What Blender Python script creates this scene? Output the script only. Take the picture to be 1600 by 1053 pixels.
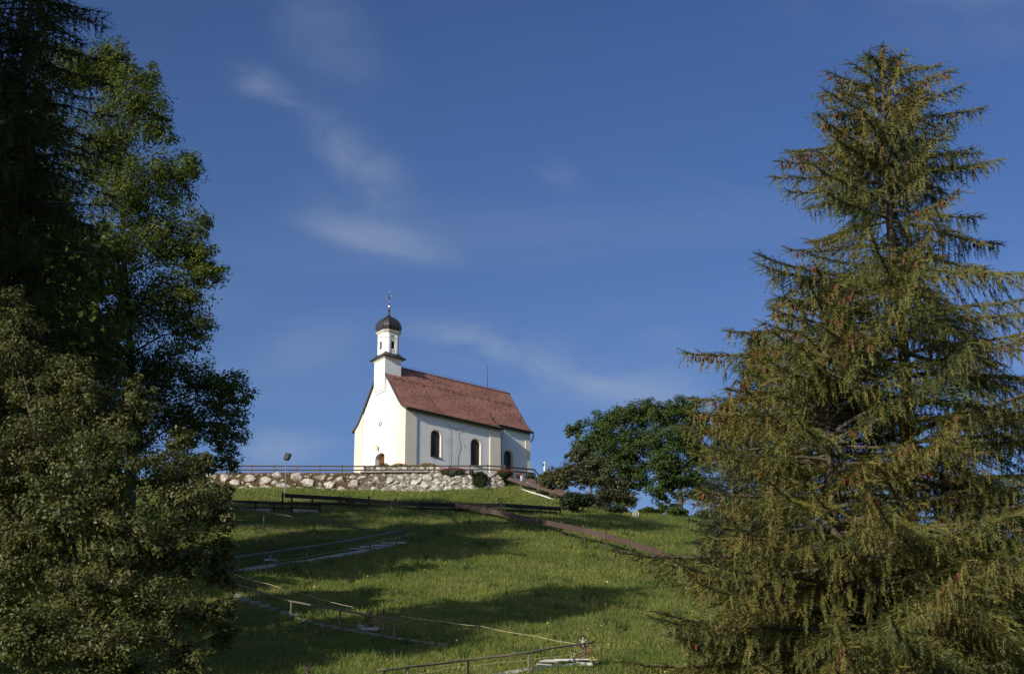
import bpy, bmesh, math, random
import numpy as np
from mathutils import Vector, Matrix, noise as mnoise
from mathutils.geometry import tessellate_polygon

for o in list(bpy.data.objects): bpy.data.objects.remove(o)
scene = bpy.context.scene
COL = scene.collection
R = math.radians
random.seed(7); rng = np.random.default_rng(11)

# ------------------------------------------------------------------ camera
FPX, PITCH, CX, CY = 3225.0, R(20.13), 800.0, 526.5      # focal length in photo pixels (1600 wide)
cam = bpy.data.cameras.new('camera'); cam.sensor_width = 36; cam.lens = FPX/1600*36
cam.clip_start = .5; cam.clip_end = 12000
co = bpy.data.objects.new('camera', cam); COL.objects.link(co)
co.location = (0, 0, 0); co.rotation_euler = (R(90)+PITCH, 0, 0)
scene.camera = co

# ------------------------------------------------------------------ sun and sky
YAW = R(36.65)                                            # chapel axis
GR, EL = R(11.5), R(19.5)
sx = -math.cos(YAW)*math.cos(GR)+math.sin(YAW)*math.sin(GR)
sy = -math.sin(YAW)*math.cos(GR)-math.cos(YAW)*math.sin(GR)
TOSUN = Vector((sx*math.cos(EL), sy*math.cos(EL), math.sin(EL)))
sun = bpy.data.lights.new('sun', 'SUN'); sun.energy = 4.6; sun.angle = R(.53); sun.color = (1, .92, .79)
so = bpy.data.objects.new('sun', sun); COL.objects.link(so)
so.rotation_euler = (-TOSUN).to_track_quat('-Z', 'Y').to_euler(); so.location = TOSUN*400

world = bpy.data.worlds.new('World'); scene.world = world; world.use_nodes = True
nt = world.node_tree; nt.nodes.clear()
def nd(t, **k):
    n = nt.nodes.new(t)
    for a, v in k.items(): setattr(n, a, v)
    return n
sky = nd('ShaderNodeTexSky', sky_type='NISHITA'); sky.sun_disc = False
sky.sun_elevation = EL; sky.sun_rotation = math.atan2(sx, sy) % (2*math.pi)
sky.altitude = 900; sky.air_density = 1.0; sky.dust_density = 2.4; sky.ozone_density = 3.5
bg = nd('ShaderNodeBackground'); bg.inputs[1].default_value = .05
outw = nd('ShaderNodeOutputWorld')
hsv = nd('ShaderNodeHueSaturation'); hsv.inputs['Saturation'].default_value = 1.0; hsv.inputs['Hue'].default_value = .503
# thin cirrus over the whole sky: stretched noise on a plane high above
tc = nd('ShaderNodeTexCoord'); sep = nd('ShaderNodeSeparateXYZ'); nt.links.new(tc.outputs['Generated'], sep.inputs[0])
def mth(op, a, b=None, clamp=False):
    n = nd('ShaderNodeMath', operation=op, use_clamp=clamp)
    for i, v in enumerate((a, b)):
        if v is None: continue
        if isinstance(v, (int, float)): n.inputs[i].default_value = v
        else: nt.links.new(v, n.inputs[i])
    return n.outputs[0]
zc = mth('MAXIMUM', sep.outputs[2], .06)
cmb = nd('ShaderNodeCombineXYZ')
nt.links.new(mth('DIVIDE', sep.outputs[0], zc), cmb.inputs[0]); nt.links.new(mth('DIVIDE', sep.outputs[1], zc), cmb.inputs[1])
def cirrus(rot, scl, off, nscale, lo, hi, detail=7, dist=.9, src=None):
    mp = nd('ShaderNodeMapping'); mp.inputs['Rotation'].default_value = (0, 0, R(rot)); mp.inputs['Scale'].default_value = scl
    mp.inputs['Location'].default_value = off; nt.links.new((src or cmb).outputs[0], mp.inputs[0])
    no = nd('ShaderNodeTexNoise'); no.inputs['Scale'].default_value = nscale; no.inputs['Detail'].default_value = detail
    no.inputs['Roughness'].default_value = .55; no.inputs['Distortion'].default_value = dist; nt.links.new(mp.outputs[0], no.inputs['Vector'])
    mr = nd('ShaderNodeMapRange', interpolation_type='SMOOTHSTEP'); mr.inputs['From Min'].default_value = lo; mr.inputs['From Max'].default_value = hi
    nt.links.new(no.outputs[0], mr.inputs['Value']); return mr.outputs[0]
wisp = mth('MULTIPLY', cirrus(28, (.55, 1.5, 1), (3.1, 1.7, 0), 2.6, .46, .80), cirrus(0, (1, 1, 1), (7.3, 4.2, 2), .9, .40, .66, 3, .3))
veil = cirrus(15, (.35, 1.1, 1), (1.2, 6.4, 5), 1.6, .45, .8, 5)
def plane(px, py):
    a_ = (px-CX)/FPX; b_ = (CY-py)/FPX; y_ = math.cos(PITCH)-b_*math.sin(PITCH); z_ = math.sin(PITCH)+b_*math.cos(PITCH)
    return Vector((a_, z_))/math.sqrt(a_*a_+y_*y_+z_*z_)
dxz = nd('ShaderNodeCombineXYZ'); nt.links.new(sep.outputs[0], dxz.inputs[0]); nt.links.new(sep.outputs[2], dxz.inputs[1]); nt.links.new(sep.outputs[1], dxz.inputs[2])
strands = cirrus(32, (.85, 1.5, 1), (2, 3, 1), 20, .30, .78, 10, .8, dxz); strands2 = cirrus(14, (.7, 1.7, 1), (5, 1, 4), 17, .30, .78, 10, .7, dxz)
def streak(p, q, wid, amp, noise):
    """a long thin cloud bank between two points of the sky"""
    A_, B_ = plane(*p), plane(*q); c_ = (A_+B_)/2; d_ = B_-A_
    mp = nd('ShaderNodeMapping', vector_type='TEXTURE'); mp.inputs['Location'].default_value = (c_.x, c_.y, 0); mp.inputs['Rotation'].default_value = (0, 0, math.atan2(d_.y, d_.x))
    mp.inputs['Scale'].default_value = (d_.length*.62, wid, 1e3); nt.links.new(dxz.outputs[0], mp.inputs[0])
    gr = nd('ShaderNodeTexGradient', gradient_type='SPHERICAL'); nt.links.new(mp.outputs[0], gr.inputs[0])
    sm_ = nd('ShaderNodeMapRange', interpolation_type='SMOOTHSTEP'); nt.links.new(gr.outputs['Fac'], sm_.inputs['Value'])
    return mth('MULTIPLY', mth('MULTIPLY', sm_.outputs[0], amp), noise)
cl = mth('ADD', mth('MULTIPLY', wisp, .16), mth('MULTIPLY', veil, .10))
for args in (((340, 85), (490, 200), .014, .36, strands), ((440, 160), (660, 320), .020, .36, strands), ((390, -30), (640, 150), .030, .20, strands), ((430, 330), (740, 408), .011, .52, strands2), ((440, 290), (700, 380), .030, .18, strands),
             ((600, 500), (1000, 612), .016, .52, strands2), ((640, 540), (960, 570), .030, .40, strands2), ((820, 570), (1150, 640), .022, .46, strands2), ((330, 705), (560, 690), .014, .5, strands2), ((820, 240), (920, 300), .012, .16, strands), ((900, 500), (1150, 560), .018, .26, strands2), ((360, 560), (620, 520), .02, .2, strands2), ((1300, -150), (1700, 120), .04, .2, strands2), ((-300, 100), (200, 500), .04, .3, strands)):
    cl = mth('ADD', cl, mth('MULTIPLY', streak(*args), .8))
cl = mth('MINIMUM', cl, .75)
mixc = nd('ShaderNodeMixRGB'); mixc.inputs[2].default_value = (8.4, 9.6, 11.2, 1)
gam = nd('ShaderNodeGamma'); gam.inputs[1].default_value = 1.6
nt.links.new(sky.outputs[0], gam.inputs[0]); nt.links.new(gam.outputs[0], hsv.inputs['Color']); 
hz = mth('MINIMUM', mth('MULTIPLY', mth('POWER', 2.718, mth('MULTIPLY', mth('MAXIMUM', sep.outputs[2], 0), -7.6)), 2.7), .8)      # pale haze towards the horizon, all round
mixh = nd('ShaderNodeMixRGB'); mixh.inputs[2].default_value = (5.4, 8.0, 11.5, 1); nt.links.new(hsv.outputs[0], mixh.inputs[1]); nt.links.new(hz, mixh.inputs[0])
nt.links.new(mixh.outputs[0], mixc.inputs[1]); nt.links.new(cl, mixc.inputs[0])
nt.links.new(mixc.outputs[0], bg.inputs[0]); nt.links.new(bg.outputs[0], outw.inputs[0])

vs = scene.view_settings; vs.view_transform = 'Standard'; vs.look = 'None'; vs.exposure = 0; vs.gamma = 1; vs.use_curve_mapping = False
scene.render.engine = 'CYCLES'

# ------------------------------------------------------------------ helpers
def at(px, py, Y):
    """world point seen at a photo pixel, at distance Y in front of the camera"""
    a = (px-CX)/FPX; b = (CY-py)/FPX
    dy = math.cos(PITCH)-b*math.sin(PITCH); dz = math.sin(PITCH)+b*math.cos(PITCH)
    return Vector((a/dy*Y, Y, dz/dy*Y))
def ppm(p):
    return FPX/(p[1]*math.cos(PITCH)+p[2]*math.sin(PITCH))
MATS = {}
def mat(name, col, rough=.85, var=.18, scale=3.0, bump=0.0, bscale=None, spec=.3, metal=0, col2=None, attr=None, transl=0.0, hue=None, obj_rand=0.0):
    m = bpy.data.materials.new(name); m.use_nodes = True; t = m.node_tree; N = t.nodes; L = t.links
    b = N['Principled BSDF']; b.inputs['Roughness'].default_value = rough; b.inputs['Metallic'].default_value = metal
    b.inputs['Specular IOR Level'].default_value = spec
    c1 = Vector(col); c2 = Vector(col2) if col2 else c1*(1-var)
    ramp = N.new('ShaderNodeMixRGB'); ramp.inputs[1].default_value = (*c1, 1); ramp.inputs[2].default_value = (*c2, 1)
    if attr:
        a = N.new('ShaderNodeAttribute'); a.attribute_name = attr; fac = a.outputs['Fac']
    else:
        tcn = N.new('ShaderNodeTexCoord'); no = N.new('ShaderNodeTexNoise'); no.inputs['Scale'].default_value = scale; no.inputs['Detail'].default_value = 6
        no.inputs['Roughness'].default_value = .65
        L.new(tcn.outputs['Object'], no.inputs['Vector'])
        mr = N.new('ShaderNodeMapRange'); mr.inputs['From Min'].default_value = .3; mr.inputs['From Max'].default_value = .7
        L.new(no.outputs[0], mr.inputs['Value']); fac = mr.outputs[0]
        if obj_rand:
            oi = N.new('ShaderNodeObjectInfo'); ad = N.new('ShaderNodeMath'); ad.operation = 'MULTIPLY_ADD'; ad.use_clamp = True
            ad.inputs[1].default_value = obj_rand; sb = N.new('ShaderNodeMath'); sb.operation = 'SUBTRACT'; sb.inputs[1].default_value = obj_rand/2
            L.new(fac, sb.inputs[0]); L.new(oi.outputs['Random'], ad.inputs[0]); L.new(sb.outputs[0], ad.inputs[2]); fac = ad.outputs[0]
    L.new(fac, ramp.inputs[0]); L.new(ramp.outputs[0], b.inputs['Base Color'])
    if bump:
        tcn = N.new('ShaderNodeTexCoord'); nb = N.new('ShaderNodeTexNoise'); nb.inputs['Scale'].default_value = bscale or scale*4; nb.inputs['Detail'].default_value = 8
        L.new(tcn.outputs['Object'], nb.inputs['Vector'])
        bp = N.new('ShaderNodeBump'); bp.inputs['Strength'].default_value = bump; bp.inputs['Distance'].default_value = .1
        L.new(nb.outputs[0], bp.inputs['Height']); L.new(bp.outputs[0], b.inputs['Normal'])
    if transl:
        tr = N.new('ShaderNodeBsdfTranslucent'); mx = N.new('ShaderNodeMixShader'); mx.inputs[0].default_value = transl
        L.new(ramp.outputs[0], tr.inputs['Color']); L.new(b.outputs[0], mx.inputs[1]); L.new(tr.outputs[0], mx.inputs[2])
        L.new(mx.outputs[0], N['Material Output'].inputs[0])
    MATS[name] = m; return m

def tag(o, label=None, cat=None, group=None, kind=None):
    if label: o['label'] = label
    if cat: o['category'] = cat
    if group: o['group'] = group
    if kind: o['kind'] = kind
    return o
def empty(name, loc, rz=0, label=None, cat=None, group=None):
    o = bpy.data.objects.new(name, None); COL.objects.link(o); o.location = loc; o.rotation_euler = (0, 0, rz); o.empty_display_size = .3
    return tag(o, label, cat, group)
def root_of(o):
    while o.parent: o = o.parent
    return o
def link(name, me, m, parent=None):
    o = bpy.data.objects.new(name, me); COL.objects.link(o)
    if m:
        if not me.materials: me.materials.append(MATS[m] if isinstance(m, str) else m)
    if parent: o.parent = parent
    return o
def np_mesh(name, V, F, attr=None, smooth=False):
    """mesh from (n,3) vertices and (m,k) faces, quick"""
    V = np.asarray(V, np.float32).reshape(-1, 3); F = np.asarray(F, np.int32); k = F.shape[1]
    me = bpy.data.meshes.new(name)
    me.vertices.add(len(V)); me.vertices.foreach_set('co', V.ravel())
    me.loops.add(F.size); me.loops.foreach_set('vertex_index', F.ravel())
    me.polygons.add(len(F)); me.polygons.foreach_set('loop_start', np.arange(0, F.size, k, dtype=np.int32))
    if smooth: me.polygons.foreach_set('use_smooth', np.ones(len(F), bool))
    if attr is not None:
        a = me.attributes.new('rnd', 'FLOAT', 'FACE'); a.data.foreach_set('value', np.asarray(attr, np.float32))
    me.update(calc_edges=True); return me

class MB:
    def __init__(s): s.v = []; s.f = []
    def add(s, v, f):
        b = len(s.v); s.v += [tuple(p) for p in v]; s.f += [tuple(i+b for i in q) for q in f]; return s
    def box(s, c, d, M=None, jit=0):
        c = Vector(c); d = Vector(d)/2; vs_ = []
        for i in (-1, 1):
            for j in (-1, 1):
                for k in (-1, 1):
                    p = Vector((i*d.x, j*d.y, k*d.z))
                    if jit: p += Vector((random.uniform(-jit, jit), random.uniform(-jit, jit), random.uniform(-jit, jit)))
                    vs_.append((M @ p if M else p)+c)
        return s.add(vs_, [(0, 1, 3, 2), (4, 6, 7, 5), (0, 4, 5, 1), (2, 3, 7, 6), (0, 2, 6, 4), (1, 5, 7, 3)])
    def beam(s, p0, p1, w, h, up=(0, 0, 1)):
        p0 = Vector(p0); p1 = Vector(p1); d = (p1-p0); L = d.length; d.normalize(); side = d.cross(Vector(up))
        if side.length < 1e-4: side = d.cross(Vector((0, 1, 0)))
        side.normalize(); u = side.cross(d)
        M = Matrix((d, side, u)).transposed()
        return s.box((p0+p1)/2, (L, w, h), M)
    def tube(s, pts, rad, n=6, cap=True):
        pts = [Vector(p) for p in pts]
        if not isinstance(rad, (list, tuple)): rad = [rad]*len(pts)
        b = len(s.v); prev = None
        for i, p in enumerate(pts):
            d = (pts[min(i+1, len(pts)-1)]-pts[max(i-1, 0)])
            if d.length < 1e-6: d = Vector((0, 0, 1))
            d.normalize()
            a = d.cross(Vector((0, 0, 1))) if prev is None else prev-d*prev.dot(d)
            if a.length < 1e-3: a = d.cross(Vector((1, .3, 0)))
            a.normalize(); prev = a; c = d.cross(a)
            for k in range(n):
                t = 2*math.pi*k/n; s.v.append(tuple(p+(a*math.cos(t)+c*math.sin(t))*rad[i]))
        for i in range(len(pts)-1):
            for k in range(n):
                k2 = (k+1) % n
                s.f.append((b+i*n+k, b+i*n+k2, b+(i+1)*n+k2, b+(i+1)*n+k))
        if cap:
            s.f.append(tuple(b+k for k in range(n))[::-1]); s.f.append(tuple(b+(len(pts)-1)*n+k for k in range(n)))
        return s
    def lathe(s, c, prof, n=8, rot=0, sq=None):
        """prof: (radius, z); sq: list of n (cos,sin) directions instead of a circle"""
        c = Vector(c); b = len(s.v); dirs = sq or [(math.cos(rot+2*math.pi*k/n), math.sin(rot+2*math.pi*k/n)) for k in range(n)]; n = len(dirs)
        for r, z in prof:
            for (x, y) in dirs: s.v.append((c.x+r*x, c.y+r*y, c.z+z))
        for i in range(len(prof)-1):
            for k in range(n):
                k2 = (k+1) % n; s.f.append((b+i*n+k, b+i*n+k2, b+(i+1)*n+k2, b+(i+1)*n+k))
        s.f.append(tuple(b+k for k in range(n))[::-1]); s.f.append(tuple(b+(len(prof)-1)*n+k for k in range(n)))
        return s
    def ball(s, c, r, sub=1, sc=(1, 1, 1)):
        bm = bmesh.new(); bmesh.ops.create_icosphere(bm, subdivisions=sub, radius=r)
        s.add([(v.co.x*sc[0]+c[0], v.co.y*sc[1]+c[1], v.co.z*sc[2]+c[2]) for v in bm.verts], [[v.index for v in f.verts] for f in bm.faces]); bm.free(); return s
    def torus(s, c, r, t, ax, n=20, m=5):
        ax = Vector(ax).normalized(); a = ax.cross(Vector((0, 0, 1))).normalized(); u = a.cross(ax); b = len(s.v); c = Vector(c)
        for i in range(n):
            A = 2*math.pi*i/n; d = a*math.cos(A)+u*math.sin(A)
            for k in range(m):
                B = 2*math.pi*k/m; s.v.append(tuple(c+d*(r+t*math.cos(B))+ax*t*math.sin(B)))
        for i in range(n):
            for k in range(m):
                i2 = (i+1) % n; k2 = (k+1) % m; s.f.append((b+i*m+k, b+i2*m+k, b+i2*m+k2, b+i*m+k2))
        return s
    def build(s, name, m, parent=None, smooth=False, local=False):
        """vertices are in world space unless local; parts are moved under their thing"""
        v = s.v
        if parent and not local:
            q = root_of(parent).location; v = [(a-q.x, b-q.y, c-q.z) for a, b, c in v]
        me = bpy.data.meshes.new(name); me.from_pydata(v, [], s.f)
        bm = bmesh.new(); bm.from_mesh(me); bmesh.ops.recalc_face_normals(bm, faces=bm.faces); bm.to_mesh(me); bm.free()
        if smooth: me.polygons.foreach_set('use_smooth', [True]*len(me.polygons))
        me.update(); return link(name, me, m, parent)

# ------------------------------------------------------------------ materials
mat('plaster', (.81, .81, .80), .9, .13, .45, .2, 9)
mat('cream', (.76, .70, .58), .9, .12, .6, .2, 9)
mat('tile', (.47, .235, .175), .8, 0, 2.2, .1, 20, .25, col2=(.20, .095, .075), attr='rnd')
mat('tile_ridge', (.26, .12, .09), .8, .2, 3)
mat('dark_metal', (.035, .033, .034), .45, .35, 4, spec=.5)
mat('slate', (.05, .048, .05), .5, .4, 5, .2, 25, .5)
mat('verge', (.085, .083, .08), .6, .25, 3)
mat('soffit', (.06, .045, .035), .8, .3, 3)
mat('glass', (.012, .013, .015), .25, .3, 2, spec=.5)
mat('lead', (.10, .10, .095), .5, .3, 6)
mat('door_wood', (.16, .055, .025), .6, .4, 5)
mat('gold', (.75, .50, .16), .3, .1, 3, metal=1)
mat('iron', (.05, .045, .045), .5, .3, 6)
mat('rust_iron', (.09, .055, .04), .7, .4, 8)
mat('stone', (.70, .66, .59), .92, 0, 1.3, .9, 5, .2, col2=(.27, .245, .21), obj_rand=.55)
mat('mortar', (.27, .24, .20), .95, .45, 2.5, .6, 8)
mat('earth', (.155, .105, .055), .95, .45, 3, .6, 6)
mat('concrete', (.34, .33, .32), .9, .3, 2, .3, 9)
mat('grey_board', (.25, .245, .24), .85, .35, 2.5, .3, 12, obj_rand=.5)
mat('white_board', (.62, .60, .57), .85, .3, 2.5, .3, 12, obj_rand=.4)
mat('old_wood', (.20, .165, .125), .85, .4, 3, .3, 15, obj_rand=.5)
mat('pole_wood', (.19, .155, .125), .85, .4, 3, .3, 15, obj_rand=.4)
mat('brown_wood', (.085, .054, .042), .8, .35, 3, .3, 12, obj_rand=.5)
mat('red_wood', (.108, .070, .056), .8, .35, 2.5, .3, 12, obj_rand=.5)
mat('dark_wood', (.034, .027, .023), .85, .4, 3, .3, 12, obj_rand=.5)
mat('lamp_box', (.10, .115, .125), .55, .2, 5)
mat('pole_metal', (.17, .185, .20), .5, .2, 4, spec=.5)
mat('bark', (.12, .10, .08), .95, .5, 4, .6, 14)
mat('bark_spruce', (.17, .125, .095), .95, .5, 5, .6, 18)
mat('twig', (.13, .105, .085), .95, .4, 6)
mat('tape', (.62, .55, .34), .7, .1, 4)
mat('leaf_alder', (.054, .080, .020), .5, 0, attr='rnd', col2=(.158, .142, .046), transl=.28, spec=.35)
mat('leaf_ash', (.060, .098, .018), .7, 0, attr='rnd', col2=(.165, .185, .038), transl=.38, spec=.12)
mat('leaf_far', (.048, .086, .022), .8, 0, attr='rnd', col2=(.095, .125, .034), transl=.25, spec=.08)
mat('leaf_apple', (.045, .060, .024), .6, 0, attr='rnd', col2=(.115, .110, .050), transl=.2, spec=.35)
mat('leaf_shrub', (.045, .062, .018), .6, 0, attr='rnd', col2=(.12, .115, .035), transl=.2)
mat('leaf_dark', (.020, .034, .012), .6, 0, attr='rnd', col2=(.05, .062, .024), transl=.2)
mat('leaf_garden', (.035, .055, .018), .6, 0, attr='rnd', col2=(.075, .10, .035), transl=.2)
mat('leaf_brown', (.13, .060, .030), .7, 0, attr='rnd', col2=(.22, .11, .05), transl=.2)
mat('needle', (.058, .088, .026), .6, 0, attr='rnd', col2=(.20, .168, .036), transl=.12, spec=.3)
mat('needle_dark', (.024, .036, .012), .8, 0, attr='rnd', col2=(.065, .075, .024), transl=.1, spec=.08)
mat('needle_far', (.022, .038, .020), .6, 0, attr='rnd', col2=(.055, .070, .030), transl=.1, spec=.3)
mat('cone', (.095, .032, .018), .8, 0, attr='rnd', col2=(.165, .064, .034), spec=.15)
mat('grass_blade', (.078, .128, .018), .6, 0, attr='rnd', col2=(.28, .28, .06), transl=.3, spec=.3)
mat('weed', (.045, .085, .022), .7, 0, attr='rnd', col2=(.10, .13, .04), transl=.25, spec=.2)
mat('dry_grass', (.17, .115, .05), .8, 0, attr='rnd', col2=(.27, .21, .11), transl=.2)
mat('petal_red', (.34, .028, .030), .6, 0, attr='rnd', col2=(.48, .11, .12), transl=.2)
mat('petal_orange', (.65, .22, .03), .6, 0, attr='rnd', col2=(.72, .34, .06), transl=.2)
mat('petal_white', (.75, .74, .70), .6, 0, attr='rnd', col2=(.6, .62, .55), transl=.2)
mat('petal_yellow', (.70, .52, .08), .6, 0, attr='rnd', col2=(.75, .62, .25), transl=.2)
mat('fruit', (.50, .36, .08), .5, .3, 5)
mat('white_paint', (.75, .74, .72), .7, .15, 4)

# ground: grass soil with patches
m = bpy.data.materials.new('ground'); m.use_nodes = True; t = m.node_tree; b = t.nodes['Principled BSDF']; b.inputs['Roughness'].default_value = 1; b.inputs['Specular IOR Level'].default_value = .1
tcn = t.nodes.new('ShaderNodeTexCoord')
def nz(s, d, off=(0, 0, 0)):
    mp = t.nodes.new('ShaderNodeMapping'); mp.inputs['Location'].default_value = off; t.links.new(tcn.outputs['Object'], mp.inputs[0])
    n = t.nodes.new('ShaderNodeTexNoise'); n.inputs['Scale'].default_value = s; n.inputs['Detail'].default_value = d; t.links.new(mp.outputs[0], n.inputs['Vector'])
    r = t.nodes.new('ShaderNodeMapRange'); r.inputs['From Min'].default_value = .35; r.inputs['From Max'].default_value = .65; t.links.new(n.outputs[0], r.inputs[0]); return n, r
n1, r1 = nz(.16, 6); n2, r2 = nz(3.5, 8, (4, 7, 1)); n3, r3 = nz(.5, 6, (11, 3, 2))
mA = t.nodes.new('ShaderNodeMixRGB'); mA.inputs[1].default_value = (.085, .120, .020, 1); mA.inputs[2].default_value = (.150, .170, .036, 1); t.links.new(r1.outputs[0], mA.inputs[0])
mB = t.nodes.new('ShaderNodeMixRGB'); mB.inputs[2].default_value = (.150, .140, .050, 1); t.links.new(mA.outputs[0], mB.inputs[1])
mm = t.nodes.new('ShaderNodeMath'); mm.operation = 'MULTIPLY'; t.links.new(r3.outputs[0], mm.inputs[0]); t.links.new(r2.outputs[0], mm.inputs[1]); t.links.new(mm.outputs[0], mB.inputs[0])
t.links.new(mB.outputs[0], b.inputs['Base Color'])
bp = t.nodes.new('ShaderNodeBump'); bp.inputs['Strength'].default_value = .8; bp.inputs['Distance'].default_value = .25; t.links.new(n2.outputs[0], bp.inputs['Height']); t.links.new(bp.outputs[0], b.inputs['Normal'])
MATS['ground'] = m

# ------------------------------------------------------------------ terrain
TIER = 1.75
ZP = 65.4                                                 # chapel terrace
ctrl = []
for px in (-300, 50, 400, 800, 1200, 1600, 1900): ctrl.append(at(px, 1053, 108))
for px, py, Y in [(50, 985, 121), (300, 985, 122), (600, 985, 122), (900, 985, 122), (1200, 985, 122), (1500, 985, 125),
                  (50, 900, 140), (300, 900, 142), (600, 900, 143), (900, 902, 144), (1200, 908, 148), (1500, 918, 152),
                  (50, 850, 156), (300, 850, 158), (600, 850, 158), (900, 853, 163), (1150, 866, 168), (1400, 884, 172),
                  (50, 790, 184), (300, 791, 185), (560, 793, 185), (760, 798, 186), (900, 812, 189), (1050, 828, 192), (1300, 848, 198), (1500, 850, 200),
                  (200, 769, 221), (380, 768, 222), (560, 770, 222), (640, 769, 222), (720, 766, 222), (790, 761, 222), (830, 772, 219.5), (860, 782, 216), (838, 764, 222.5), (866, 772, 220.5), (900, 787, 216), (930, 797, 209), (1000, 803, 207), (1100, 812, 209), (1300, 832, 214), (1500, 838, 216)]:
    ctrl.append(at(px, py, Y))
for x in (-120, -70, -30, 0, 30, 70, 120):
    for y, z in ((-60, -1.7), (0, -1.7), (30, 1.8), (60, 8.), (85, 13.6)): ctrl.append(Vector((x, y, z)))
for x, y, z in [(-60, 235, 64), (-30, 240, 65), (-10, 240, 65), (4, 238, 62), (15, 232, 57.5), (30, 235, 54), (60, 235, 50), (-30, 285, 58), (0, 285, 55), (40, 290, 44), (-90, 240, 56), (-90, 290, 46), (0, 340, 34), (-60, 340, 36), (60, 340, 28), (-100, 180, 40), (-100, 130, 26), (100, 200, 34), (100, 150, 26), (100, 250, 34)]:
    ctrl.append(Vector((x, y, z)))
CP = np.array([tuple(c) for c in ctrl])
def _K(r2): return np.where(r2 > 1e-9, .5*r2*np.log(np.maximum(r2, 1e-9)), 0)
_n = len(CP); _A = np.zeros((_n+3, _n+3)); _d2 = ((CP[:, None, :2]-CP[None, :, :2])**2).sum(-1)/1e4
_A[:_n, :_n] = _K(_d2)+np.eye(_n)*2e-5; _A[:_n, _n] = 1; _A[:_n, _n+1:] = CP[:, :2]/100; _A[_n:, :_n] = _A[:_n, _n:].T
_w = np.linalg.solve(_A, np.concatenate([CP[:, 2], np.zeros(3)]))
def sstep(a, b, x): t_ = np.clip((x-a)/(b-a), 0, 1); return t_*t_*(3-2*t_)
WALLX = [at(p, 740, d).x for p, d in ((120, 225), (330, 223.2), (560, 223), (700, 222.8), (775, 223), (800, 224), (832, 226.5))]
WALLY = [225, 223.2, 223, 222.8, 223, 224, 226.5]
def wall_y(x): return np.interp(x, WALLX, WALLY)
XR = WALLX[-1]+.4
TX0, TX1 = at(568, 734, 225).x, at(690, 734, 225).x
def terrain(x, y, step=True):
    x = np.atleast_1d(np.asarray(x, float)); y = np.atleast_1d(np.asarray(y, float)); out = np.empty(len(x))
    for i in range(0, len(x), 20000):
        X = x[i:i+20000]; Y = y[i:i+20000]
        Xc = np.clip(X, -130, 130); Yc = np.clip(Y, -70, 345)
        d2 = ((Xc[:, None]-CP[None, :, 0])**2+(Yc[:, None]-CP[None, :, 1])**2)/1e4
        z = _K(d2)@_w[:_n]+_w[_n]+_w[_n+1]*Xc/100+_w[_n+2]*Yc/100
        far = np.maximum.reduce([np.abs(X)-105, -45-Y, Y-330]); k = 1-sstep(0, 160, far)
        z = -1.9+(z+1.9)*k
        z += .20*np.sin(X*.55+1.3*np.sin(Y*.21))*np.sin(Y*.43+X*.12)+.09*np.sin(X*1.7+Y*.9)*np.sin(Y*1.3-X*.4)
        if step:
            dd = np.minimum(Y-wall_y(X), (XR-X)*1.0)
            bk = 1-sstep(258, 275, Y); lf = sstep(-62, -50, X)
            kk = sstep(.15, .75, dd)*bk*lf
            z = z*(1-kk)+(ZP+TIER*sstep(1.5, 2.6, dd)*sstep(TX0, TX0+.6, X)*(1-sstep(TX1, TX1+.8, X)))*kk
        out[i:i+20000] = z
    return out
def tz(x, y, step=True): return float(terrain(x, y, step)[0])
_ys = np.arange(88, 262, .2)
def G(px, py, fallback=None, step=False):
    """where the ray through a photo pixel meets the hillside"""
    d = at(px, py, 1.0); z = terrain(d.x*_ys, _ys, step); hit = np.where(d.z*_ys <= z)[0]
    if len(hit) == 0 or (fallback and abs(_ys[hit[0]]-fallback) > 25):
        Y = fallback or 200.0
        return Vector((d.x*Y, Y, tz(d.x*Y, Y, step)))
    i = hit[0]; return Vector((d.x*_ys[i], _ys[i], z[i]))

def axis(fine, lo, hi, ends):
    a = list(np.arange(lo, hi+fine, fine)); s_ = fine; v = a[-1]
    while v < ends[1]: s_ *= 1.22; v += s_; a.append(v)
    s_ = fine; v = a[0]; pre = []
    while v > ends[0]: s_ *= 1.22; v -= s_; pre.append(v)
    return np.array(pre[::-1]+a)
gx = axis(.75, -42, 46, (-6000, 6000)); gy = np.concatenate([axis(.75, 95, 218, (-3000, 218.3))[:-1], axis(.3, 218.6, 230, (218.5, 7000))])
GX, GY = np.meshgrid(gx, gy); GZ = terrain(GX.ravel(), GY.ravel()).reshape(GX.shape)
nx, ny = len(gx), len(gy); ii = np.arange(nx-1)[None, :]+nx*np.arange(ny-1)[:, None]
F = np.stack([ii, ii+1, ii+1+nx, ii+nx], -1).reshape(-1, 4)
ground = link('ground', np_mesh('ground', np.stack([GX, GY, GZ], -1), F, smooth=True), 'ground'); tag(ground, kind='structure')

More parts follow.
